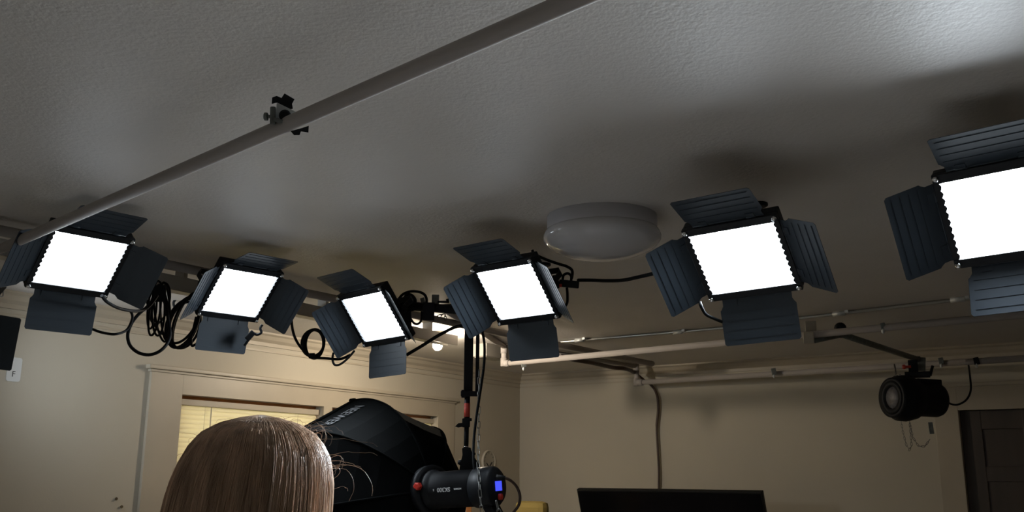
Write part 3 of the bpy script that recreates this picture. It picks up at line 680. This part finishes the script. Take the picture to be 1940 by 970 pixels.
# chain beside the pole
m_ = MB(); chain_mb(m_, [D(908, 700, RG - 0.02), D(907, 800, RG - 0.06), D(906, 880, RG - 0.16), D(909, 930, RG - 0.22), D(914, 985, RG - 0.24)], 0.034, 0.011, 0.0015)
single('hanging_chain', m_, 'chain', 'thin steel chain hanging beside the black pole and across the studio light head', 'chain')
m_ = MB(); chain_mb(m_, [D(940, 948, RG - 0.28), D(944, 965, RG - 0.28), D(950, 985, RG - 0.28)], 0.036, 0.014, 0.002)
single('hanging_chain', m_, 'chain', 'short piece of steel chain below the blue display', 'chain')
dcable('power_cable', [(914, 628, 3.75), (918, 655, 3.75), (917, 690, 3.74), (911, 735, 3.74), (904, 780, 3.73), (898, 830, 3.72), (897, 870, 3.68), (900, 900, 3.66)], 0.0055, 'thin cable running down beside the black pole with the red band')
dcable('power_cable', [(940, 903, 3.55), (952, 905, 3.55), (965, 909, 3.56), (978, 921, 3.6), (985, 938, 3.62), (983, 956, 3.64), (972, 972, 3.66), (965, 985, 3.68)], 0.0055, 'dark cable curving from the rear of the studio light head', m='bcable')
single('cable_plug', MB().tube([D(940, 903, 3.55), D(957, 906, 3.55)], 0.009, 10), 'black', 'black plug at the rear of the studio light head', 'plug')
wp = D(888, 985, 6.3); single('wooden_post', MB().box(Vector((wp.x, wp.y, 0.76)), 0.035, 0.035, 1.52 - 0.0, Vector((1, 0, 0)), Vector((0, 1, 0)), Z, 0.003), 'wood', 'narrow orange wooden post seen under the studio light head', 'post', loc=(wp.x, wp.y, 0))

# ---------------------------------------------------------------- cables at the panels
CG = 'black cables'
def arc(cx, cy, rx, ry, d, a0, a1, rot=0.0, n=12):
    out = []
    for k in range(n + 1):
        a_ = math.radians(a0 + (a1 - a0) * k / n); x = rx * math.cos(a_); y = ry * math.sin(a_); c, s = math.cos(rot), math.sin(rot)
        out.append((cx + x * c - y * s, cy + x * s + y * c, d))
    return out
dcable('power_cable', [(193, 560, 3.2), (203, 572, 3.25), (225, 584, 3.35), (250, 589, 3.45), (268, 588, 3.55), (283, 580, 3.6), (298, 560, 3.65)], 0.006, 'black cable sagging from the farthest left full LED panel to the cable bundle', group=CG)
dcable('power_cable', [(120, 600, 3.45), (176, 624, 3.45), (198, 631, 3.45), (220, 633, 3.45), (240, 625, 3.5), (250, 606, 3.5), (250, 595, 3.5), (246, 588, 3.5)], 0.005, 'lowest thin cable curve under the farthest left full LED panel', group=CG)
dcable('power_cable', [(296, 560, 3.7), (280, 580, 3.7), (262, 596, 3.65), (249, 613, 3.6), (242, 634, 3.6), (246, 654, 3.6), (262, 668, 3.6), (283, 672, 3.6), (303, 665, 3.6), (317, 650, 3.62), (322, 632, 3.65), (318, 600, 3.7), (312, 560, 3.75)], 0.0065, 'big black cable loop hanging left of the tangled bundle', group=CG)
def coil(name, loops, dist, r, label, tie=None):
    t = root(name, D(loops[0][0], loops[0][1], dist), label, 'cable coil', 'coiled black cables')
    for i, (cx, cy, rx, ry, rot) in enumerate(loops):
        pts = [D(*q) for q in arc(cx, cy, rx, ry, dist + 0.012 * i, 0, 360, rot, 14)][:-1]
        part('loop', MB().tube(spl(pts, 4, True), r, 7, closed=True), 'cable', t)
    if tie: part('tie', gbox(MB(), tie[0], tie[1], tie[2], tie[3], dist - 0.01, 0.05, tie[4], 0.004), 'cable', t)
    return t
coil('cable_coil', [(300, 588, 12, 48, 0.02), (293, 592, 10, 44, 0.15), (306, 590, 13, 58, -0.12), (298, 585, 16, 50, -0.28), (313, 590, 9, 55, -0.05), (288, 585, 8, 38, 0.10), (303, 575, 17, 40, 0.25)], 3.75, 0.0045, 'tangled black cable coil hanging right of the farthest left full LED panel', (301, 556, 26, 32, 0.1))
coil('cable_coil', [(348, 610, 25, 52, 0.42), (352, 612, 22, 50, 0.34), (345, 608, 26, 46, 0.5), (350, 616, 28, 45, 0.30), (355, 606, 20, 56, 0.38)], 3.9, 0.0055, 'black cable coil hanging just left of the panel with the shining barn door')
coil('cable_coil', [(595, 650, 19, 26, 0.15), (596, 652, 17, 27, 0.05), (593, 650, 21, 25, 0.2)], 4.1, 0.0065, 'small round black cable coil between the second and third lit LED panels', (591, 674, 12, 10, 0.1))
dcable('power_cable', [(553, 590, 4.0), (553, 615, 4.0), (559, 640, 4.05), (573, 662, 4.1), (592, 676, 4.1), (620, 679, 4.1), (645, 680, 4.1), (664, 672, 4.1)], 0.006, 'black cable curving down from the second lit panel to the small round coil', group=CG)
dcable('power_cable', [(632, 668, 4.05), (630, 680, 4.05), (634, 691, 4.05), (645, 690, 4.05), (660, 678, 4.05), (672, 664, 4.05)], 0.005, 'short cable loop under the left barn door of the smallest lit panel', group=CG)
dcable('power_cable', [(497, 615, 3.9), (493, 622, 3.9), (495, 630, 3.9), (487, 634, 3.9), (478, 632, 3.9), (470, 645, 3.9), (463, 655, 3.9)], 0.0055, 'short cable with plug at the lower right of the second lit panel', group=CG)
single('cable_plug', gbox(MB(), 474, 636, 20, 11, 3.88, 0.03, 0.9, 0.004), 'black', 'black plug beside the bottom barn door of the second lit panel', 'plug')
dcable('power_cable', [(386, 655, 3.85), (376, 650, 3.9), (364, 655, 3.9), (362, 640, 3.9), (366, 625, 3.9), (372, 600, 3.9)], 0.0055, 'cable hanging behind the bottom barn door of the second lit panel', group=CG)
dcable('power_cable', [(753, 575, 3.98), (756, 566, 3.98), (764, 557, 3.98), (778, 552, 3.98), (794, 553, 3.98), (804, 558, 3.98), (808, 566, 3.98), (808, 574, 3.98)], 0.006, 'black cable arching over the boom bar', group=CG)
dcable('power_cable', [(766, 575, 3.97), (768, 564, 3.97), (773, 559, 3.97), (780, 561, 3.97), (785, 568, 3.97), (785, 576, 3.97)], 0.010, 'thick short cable hoop on top of the boom bar', group=CG)
dcable('power_cable', [(778, 604, 3.97), (784, 612, 3.97), (791, 614, 3.97), (797, 609, 3.97), (799, 600, 3.97), (799, 586, 3.97)], 0.005, 'black cable loop hanging just under the boom bar', group=CG)
dcable('power_cable', [(770, 673, 4.05), (778, 668, 4.05), (800, 655, 4.05), (825, 639, 4.0), (845, 628, 4.0), (862, 620, 3.95), (874, 617, 3.9)], 0.0075, 'straight black cable slanting past the warm bulb', group=CG)
m_ = MB(); chain_mb(m_, [D(822, 603, 3.95), D(832, 599, 3.95), D(842, 594, 3.95)], 0.02, 0.010, 0.0018); chain_mb(m_, [D(843, 592, 3.95), D(844, 606, 3.95)], 0.02, 0.010, 0.0016)
single('safety_chain', m_, 'chain', 'short chain under the right end of the boom bar', 'chain')
dcable('power_cable', [(1008, 474, 3.4), (1014, 482, 3.4), (1035, 492, 3.4), (1058, 500, 3.4), (1074, 505, 3.4), (1084, 513, 3.4), (1083, 528, 3.4)], 0.0055, 'cable arching from behind the panel left of the ceiling lamp to the black power box', group=CG)
dcable('power_cable', [(1095, 531, 3.35), (1120, 531, 3.3), (1150, 532, 3.22), (1180, 531, 3.15), (1205, 526, 3.08), (1240, 518, 3.0)], 0.0065, 'black cable stretched under the round ceiling lamp between two lit panels', group=CG)
dcable('power_cable', [(1074, 545, 3.4), (1075, 560, 3.4), (1074, 575, 3.38), (1066, 585, 3.35)], 0.005, 'short cable dropping from the black power box', group=CG)
dcable('power_cable', [(1066, 530, 3.36), (1068, 521, 3.36), (1076, 518, 3.36), (1082, 523, 3.36), (1082, 532, 3.36)], 0.005, 'little cable hoop on top of the black power box', group=CG)
dcable('power_cable', [(1326, 572, 2.75), (1329, 582, 2.75), (1337, 595, 2.78), (1352, 603, 2.8), (1372, 611, 2.82), (1390, 616, 2.84)], 0.005, 'short cable below the left barn door of the large panel right of the ceiling lamp', group=CG)
t = root('power_box', D(1078, 538, 3.38), 'black power box right of the panel left of the ceiling lamp', 'power box')
part('case', gbox(MB(), 1078, 538, 38, 14, 3.38, 0.05, -0.1, 0.004), 'black', t)
part('switch', gbox(MB(), 1062, 541, 5, 6, 3.37, 0.055, 0, 0.001), 'red', t, 'red switch')
part('end_cap', gbox(MB(), 1053, 534, 12, 26, 3.42, 0.04, 0.1, 0.005), 'black', t)
t = root('pipe_bracket', D(365, 537, 4.6), 'dark bracket between the pipes left of the panel with the shining barn door', 'bracket')
part('arm', gpoly(MB(), [(332, 538), (345, 534), (350, 540), (375, 542), (375, 550), (350, 545)], 4.6, -0.02, 0.02), 'black', t)
part('block', gbox(MB(), 368, 536, 24, 20, 4.58, 0.06, 0.1, 0.004), 'black', t)
part('knob', gbox(MB(), 381, 519, 9, 11, 4.5, 0.03, 0.1, 0.003), 'black', t)
t = root('cable_hook', D(333, 565, 4.9), 'small dark hook hanging from the grey channel above the coils', 'hook')
part('hook', MB().tube(spl([D(333, 560, 4.9), D(333, 566, 4.9), D(329, 573, 4.9), D(330, 580, 4.9), D(335, 584, 4.9)]), 0.007, 7), 'black', t)
m_ = MB(); chain_mb(m_, [D(3, 478, 4.4), D(4, 512, 4.4), D(3, 560, 4.4)], 0.05, 0.02, 0.003)
single('hanging_chain', m_, 'chain', 'steel chain hanging at the far left edge', 'chain')

# cable along pipe F, down to the television
cw = lambda x, y: D(x, y, (CORNER + U * on_right(x, y, -0.06)[0] - V * 0.06).y)
cb = [P(1060, 674, 2.36), P(1085, 681, 2.36), P(1120, 687, 2.355), P(1160, 696, 2.35), P(1186, 699, 2.35), D(1203, 707, a0.y + 0.05), D(1220, 720, a0.y + 0.07), cw(1236, 732), cw(1245, 750), cw(1247, 775), cw(1244, 810), cw(1246, 850), cw(1248, 890), cw(1248, 925), cw(1248, 955)]
single('television_cable', MB().tube(spl(cb), [0.016] * (8 * 5) + [0.011] * 40 + [0.009] * (len(spl(cb)) - 80), 8), 'bcable', 'dark cable dropping down the right wall to the television', 'cable')

# ---------------------------------------------------------------- television
tl = D(1092, 927, 7.45); 
su = U; wd = 1.42
lo, hi = 0.5, 3.0
for _ in range(40):
    mid = (lo + hi) / 2; q = tl + su * mid - CAM; px = 970 + F_PX * q.dot(RT) / q.dot(FW)
    if px < 1443: lo = mid
    else: hi = mid
wd = lo; tilt = math.radians(19)
nrm = -V; dn = (-Z * math.cos(tilt) - nrm * math.sin(tilt)).normalized(); fn = (nrm * math.cos(tilt) - Z * math.sin(tilt)).normalized(); ht = wd * 0.575
t = root('television', tl + su * wd / 2 + dn * ht, 'large black television tilted forward on the right wall at the bottom', 'television')
cc = tl + su * wd / 2 + dn * ht / 2
part('casing', MB().box(cc - fn * 0.022, wd, ht, 0.04, su, -dn, fn, 0.006), 'tvb', t)
part('screen', MB().box(cc + fn * 0.0, wd - 0.024, ht - 0.03, 0.002, su, -dn, fn), 'tv', t, 'dark glossy screen')
wp_ = cc - fn * 0.05; dist_ = -(wp_ - CORNER).dot(V)
part('wall_mount', MB().box(wp_ + V * (dist_ / 2), 0.3, dist_, 0.25, U, V, Z), 'black', t)

# ---------------------------------------------------------------- small things on the walls
s_, z_ = on_left(923, 874)
co = room(0.0, s_, z_)
t = root('wall_clock', co, 'small round pale wall clock in the corner behind the pole', 'clock')
part('rim', MB().lathe(co, U, [(0.085, 0.0), (0.095, 0.006), (0.095, 0.024), (0.086, 0.028), (0.082, 0.018)], 40), 'clock', t)
part('face', MB().lathe(co, U, [(0.084, 0.012), (0.084, 0.018)], 40), 'card' if False else 'clock', t)
for an, ln in ((-45, 0.05), (45, 0.06)):
    a_ = math.radians(an); dd = (V * math.sin(a_) + Z * (1 - 0) * abs(math.cos(a_)))
    bs = co + U * 0.021 - Z * 0.05
    part('hand', MB().tube([bs, bs + dd.normalized() * ln], 0.004, 6), 'ink', t, 'dark hand')
m_ = MB()
for k in range(12):
    a_ = 2 * PI * k / 12; m_.box(co + U * 0.019 + (V * math.sin(a_) + Z * math.cos(a_)) * 0.068, 0.002, 0.004, 0.012, U, V * math.cos(a_) - Z * math.sin(a_), V * math.sin(a_) + Z * math.cos(a_))
part('hour_marks', m_, 'cast', t)
yq = D(1008, 975, 7.2)
t = root('yellow_chair', (yq.x, yq.y, 0), 'yellow rounded chair back peeking up at the bottom by the corner', 'chair')
X_ = U; Y_ = V
part('backrest', MB().box(Vector((yq.x, yq.y, 1.05)), 0.26, 0.10, 0.62, X_, Y_, Z, 0.048), 'yellow', t)
part('seat', MB().box(Vector((yq.x, yq.y, 0.72)) - V * 0.18, 0.40, 0.40, 0.08, X_, Y_, Z, 0.03), 'yellow', t)
for sx in (-1, 1):
    for sy in (-1, 1): part('leg', MB().tube([Vector((yq.x, yq.y, 0.0)) - V * 0.18 + U * 0.17 * sx + V * 0.17 * sy, Vector((yq.x, yq.y, 0.69)) - V * 0.18 + U * 0.15 * sx + V * 0.15 * sy], 0.015, 10), 'black', t)
for x, y, lab in ((219, 945, 'upper tiny nail in the wall left of the window trim'), (229, 960, 'lower tiny nail in the wall left of the window trim')):
    s_, z_ = on_left(x, y); single('wall_nail', MB().lathe(room(0, s_, z_), U, [(0.004, 0), (0.004, 0.006), (0.009, 0.007), (0.007, 0.011)], 10), 'stain', lab, 'nail', 'nails in the left wall')
# white card with a letter
def rr_poly(w_, h_, r, k=5):
    out = []
    for cx, cy, a0_ in ((w_ / 2 - r, h_ / 2 - r, 0), (-w_ / 2 + r, h_ / 2 - r, 90), (-w_ / 2 + r, -h_ / 2 + r, 180), (w_ / 2 - r, -h_ / 2 + r, 270)):
        for j in range(k + 1): a_ = math.radians(a0_ + 90 * j / k); out.append((cx + r * math.cos(a_), cy + r * math.sin(a_)))
    return out
s0, z0 = on_left(13, 700); s1, z1 = on_left(40, 700); _, zb = on_left(26, 723); _, zt_ = on_left(26, 677)
O = room(0.0, (s0 + s1) / 2, (zb + zt_) / 2); cw_, ch_ = abs(s1 - s0), zt_ - zb
t = root('letter_card', O, 'white rounded card with a black letter F on the wall at the left edge', 'card')
part('card_sheet', MB().prism(rr_poly(cw_, ch_, cw_ * 0.18), 0.0, 0.003, O, V, Z, U), 'card', t)
text_mesh('F', ch_ * 0.34, O - Z * ch_ * 0.2 + U * 0.0036 - V * cw_ * 0.02, V, Z, 'ink', t, 'letter', 0.0006)

# ---------------------------------------------------------------- person seen from behind
HD = 1.15
hx = D(478, 900, HD).x; HT = 1.55 + 120 / 1827 * HD + 0.0
ztop = P(490, 785, 2.0)  # only for the ray
hc = Vector((hx, HD, 0)); ztop = D(490, 786, HD).z
hc.x = D(486, 840, HD).x
t = root('person', (hc.x, hc.y, 0), 'person seen from behind, only the crown and long light brown hair in view', 'person')
# body: one continuous surface grown from a skeleton
sk = bpy.data.meshes.new('body'); hz = ztop - 0.012
J = [((0, 0, 0.92), 0.15), ((0, 0, 1.08), 0.125), ((0, -0.005, 1.22), 0.14), ((0, -0.005, 1.33), 0.105), ((0, 0.0, 1.385), 0.052), ((0, 0.012, 1.43), 0.050), ((0, 0.02, hz - 0.13), 0.070), ((0, 0.015, hz - 0.085), 0.075)]
Ed = [(i, i + 1) for i in range(len(J) - 1)]
def limb(start, pts):
    prev_ = start
    for q in pts: J.append(q); Ed.append((prev_, len(J) - 1)); prev_ = len(J) - 1
    return prev_
for s in (-1, 1):
    limb(3, [((s * 0.09, -0.005, 1.34), 0.06), ((s * 0.165, -0.005, 1.31), 0.052), ((s * 0.205, -0.02, 1.06), 0.040), ((s * 0.215, 0.05, 0.85), 0.028), ((s * 0.215, 0.07, 0.80), 0.026)])
    wr = len(J) - 1
    for k in range(4): limb(wr, [((s * 0.213, 0.055 + k * 0.018, 0.745), 0.010), ((s * 0.208, 0.060 + k * 0.018, 0.70 + abs(k - 1.5) * 0.006), 0.0085), ((s * 0.200, 0.062 + k * 0.018, 0.672 + abs(k - 1.5) * 0.008), 0.0075)])
    limb(wr, [((s * 0.205, 0.105, 0.775), 0.010), ((s * 0.198, 0.12, 0.745), 0.009)])
    limb(0, [((s * 0.09, 0, 0.84), 0.095), ((s * 0.10, 0.01, 0.48), 0.060), ((s * 0.10, -0.01, 0.10), 0.038), ((s * 0.10, 0.02, 0.045), 0.036), ((s * 0.11, 0.13, 0.030), 0.028)])
sk.from_pydata([q[0] for q in J], Ed, []); body = bpy.data.objects.new('body', sk); COL.objects.link(body); body.parent = t; XF[body.name] = XF[t.name]
sk.skin_vertices if sk.skin_vertices else None
bm = bmesh.new(); bm.from_mesh(sk); lay = bm.verts.layers.skin.verify(); bm.verts.ensure_lookup_table()
for i, vtx in enumerate(bm.verts):
    r_ = J[i][1]; vtx[lay].radius = (r_, r_ * (0.72 if i < 4 else 1.0)); vtx[lay].use_root = (i == 0)
bm.to_mesh(sk); bm.free()
body.modifiers.new('skin', 'SKIN').use_smooth_shade = True
sb = body.modifiers.new('sub', 'SUBSURF'); sb.levels = 2; sb.render_levels = 2
sk.materials.append(M['skin'])
# face details on the far side
for s in (-1, 1): part('eye', MB().lathe(Vector((hc.x + s * 0.030, hc.y + 0.082, hz - 0.105)), (0, 1, 0), [(0.002, -0.010), (0.010, -0.004), (0.0115, 0.002), (0.008, 0.008), (0.001, 0.010)], 14), 'eye', t)
part('nose', MB().add([Vector((hc.x, hc.y, hz)) + Vector(q) for q in ((0, 0.086, -0.10), (-0.014, 0.086, -0.145), (0.014, 0.086, -0.145), (0, 0.115, -0.142))], [[0, 1, 3], [0, 3, 2], [1, 2, 3], [0, 2, 1]], True), 'skin', t)
part('mouth', MB().tube([Vector((hc.x - 0.022, hc.y + 0.084, hz - 0.168)), Vector((hc.x, hc.y + 0.092, hz - 0.168)), Vector((hc.x + 0.022, hc.y + 0.084, hz - 0.168))], 0.005, 8), 'redtape', t)
# clothes: shirt and trousers shells around the body
def shell(name, secs, m, cx=0.0, n=28):
    vs, fs = [], []
    for (z, rx, ry, oy) in secs:
        for k in range(n):
            a_ = 2 * PI * k / n; vs.append((hc.x + cx + rx * math.cos(a_), hc.y + oy + ry * math.sin(a_), z))
    for i in range(len(secs) - 1):
        for k in range(n): k2 = (k + 1) % n; fs.append([i * n + k, i * n + k2, (i + 1) * n + k2, (i + 1) * n + k])
    return part(name, MB().add(vs, fs, True), m, t)
shell('shirt', [(0.86, 0.185, 0.135, 0), (1.05, 0.160, 0.120, 0), (1.22, 0.180, 0.130, 0), (1.31, 0.175, 0.110, 0), (1.355, 0.13, 0.085, 0), (1.385, 0.07, 0.065, 0)], 'shirt')
for s in (-1, 1):
    m_ = MB(); m_.tube(spl([Vector((hc.x + s * 0.10, hc.y - 0.005, 1.335)), Vector((hc.x + s * 0.168, hc.y - 0.005, 1.30)), Vector((hc.x + s * 0.205, hc.y - 0.02, 1.06)), Vector((hc.x + s * 0.213, hc.y + 0.045, 0.87))], 6), [0.068] * 7 + [0.055] * 6 + [0.045] * 6, 16)
    part('sleeve', m_, 'shirt', t)
    m_ = MB(); m_.tube(spl([Vector((hc.x + s * 0.085, hc.y, 0.90)), Vector((hc.x + s * 0.10, hc.y + 0.01, 0.50)), Vector((hc.x + s * 0.10, hc.y - 0.005, 0.09))], 6), [0.118] * 3 + [0.098] * 4 + [0.075] * 6, 18); part('trouser_leg', m_, 'trousers', t)
    part('shoe', MB().box(Vector((hc.x + s * 0.105, hc.y + 0.06, 0.035)), 0.09, 0.26, 0.068, bev=0.03), 'black', t)
# hair: a smooth under-shell and many strands
HW = [(0.0, 0.004), (0.003, 0.022), (0.010, 0.046), (0.022, 0.066), (0.038, 0.0785), (0.055, 0.086), (0.080, 0.0925), (0.11, 0.0955), (0.15, 0.096), (0.20, 0.096), (0.26, 0.094), (0.33, 0.088), (0.38, 0.078)]
def hw(tt):
    for (a_, ra), (b_, rb) in zip(HW, HW[1:]):
        if tt <= b_: return ra + (rb - ra) * (tt - a_) / (b_ - a_)
    return HW[-1][1]
def hpos(phi, tt, sc_=1.0):
    r_ = hw(tt) * sc_; sh = -0.10 * max(0, tt - 0.05)
    x = r_ * math.cos(phi); y = r_ * 1.12 * math.sin(phi)
    if tt > 0.17 and y > 0: y *= 0.55
    w1 = 0.0016 * math.sin(phi * 9 + tt * 6) + 0.001 * math.sin(phi * 23 + 1.3)
    lean = 0.004 if math.cos(phi) > 0 else 0
    return Vector((hc.x + sh + x * (1 + w1 * 8) , hc.y + y + 0.01, ztop - tt))
vs, fs = [], []; NP = 96
tt_ = [0.0, 0.002, 0.005, 0.01, 0.016, 0.024, 0.034, 0.046, 0.06, 0.08, 0.10, 0.13, 0.16, 0.20, 0.25, 0.31, 0.37]
for q in tt_:
    for k in range(NP): vs.append(hpos(2 * PI * k / NP, q, 0.965) - Z * 0.003)
for i in range(len(tt_) - 1):
    for k in range(NP): k2 = (k + 1) % NP; fs.append([i * NP + k, i * NP + k2, (i + 1) * NP + k2, (i + 1) * NP + k])
hair = part('hair', MB().add(vs, fs, True).add(vs[:NP], [list(range(NP))]), 'hair', t, 'long light brown hair')
def strands(name, lst, r, mats, par):
    cu = bpy.data.curves.new(name, 'CURVE'); cu.dimensions = '3D'; cu.bevel_depth = r; cu.bevel_resolution = 0; cu.resolution_u = 1
    inv = XF[t.name].inverted()
    for pts, mi in lst:
        sp = cu.splines.new('POLY'); sp.points.add(len(pts) - 1)
        for i, q in enumerate(pts):
            q = inv @ q; sp.points[i].co = (q.x, q.y, q.z, 1); sp.points[i].radius = 1.0 - 0.6 * i / len(pts)
        sp.material_index = mi
    for m in mats: cu.materials.append(M[m])
    o = bpy.data.objects.new(name, cu); COL.objects.link(o); o.parent = t; XF[o.name] = XF[t.name]; return o
lst = []
for i in range(5200):
    phi = random.uniform(0, 2 * PI); sc_ = 0.965 + 0.045 * random.random() ** 1.5; t0 = random.choice([0.0, 0.0, 0.001, 0.01, 0.02, 0.05]) ; t1 = random.uniform(0.2, 0.375)
    ph = random.uniform(0, 6.28); am = random.uniform(0.0, 0.012); cl = math.sin(phi * 14) * 0.5 + math.sin(phi * 31 + 2) * 0.35 + random.gauss(0, 0.45)
    pts = []
    for k in range(15):
        f = k / 14; q = t0 + (t1 - t0) * (f ** 1.9); pts.append(hpos(phi + am * math.sin(ph + f * 4) * (1 + 2 * f), q, sc_ + 0.006 * math.sin(ph * 3 + f * 5)))
    lst.append((pts, 2 if cl < -0.35 else (1 if cl > 0.15 else 0)))
strands('hair_strands', lst, 0.00055, ['hair', 'hair2', 'hair3'], t)['kind'] = 'stuff'
lst = []
for i in range(48):
    right = random.random() < 0.85
    phi = random.uniform(-1.0, 0.3) if right else random.uniform(2.9, 3.8)
    t0 = random.uniform(0.0, 0.09); base = hpos(phi, t0, 1.0); pts = [base]; d_ = Vector((math.cos(phi), math.sin(phi) * 0.6, random.uniform(0.1, 1.0))).normalized()
    ln = random.uniform(0.015, random.choice([0.035, 0.05, 0.085]) if right else 0.025); bend = random.uniform(0.4, 4.2) * random.choice((-1, -1, 1))
    for k in range(1, 13):
        a_ = bend * k / 12; dd = Vector((d_.x * math.cos(a_) - d_.z * math.sin(a_) * 0.0 + 0.0, d_.y * math.cos(a_), d_.z * math.cos(a_) - math.sin(abs(a_) * 0.8) * random.uniform(0.2, 1.1)))
        pts.append(pts[-1] + dd.normalized() * ln / 12 * 1.3)
    lst.append((pts, 1))
strands('flyaway_hair', lst, 0.00022, ['hair', 'hair2'], t)['kind'] = 'stuff'
bpy.context.view_layer.update()
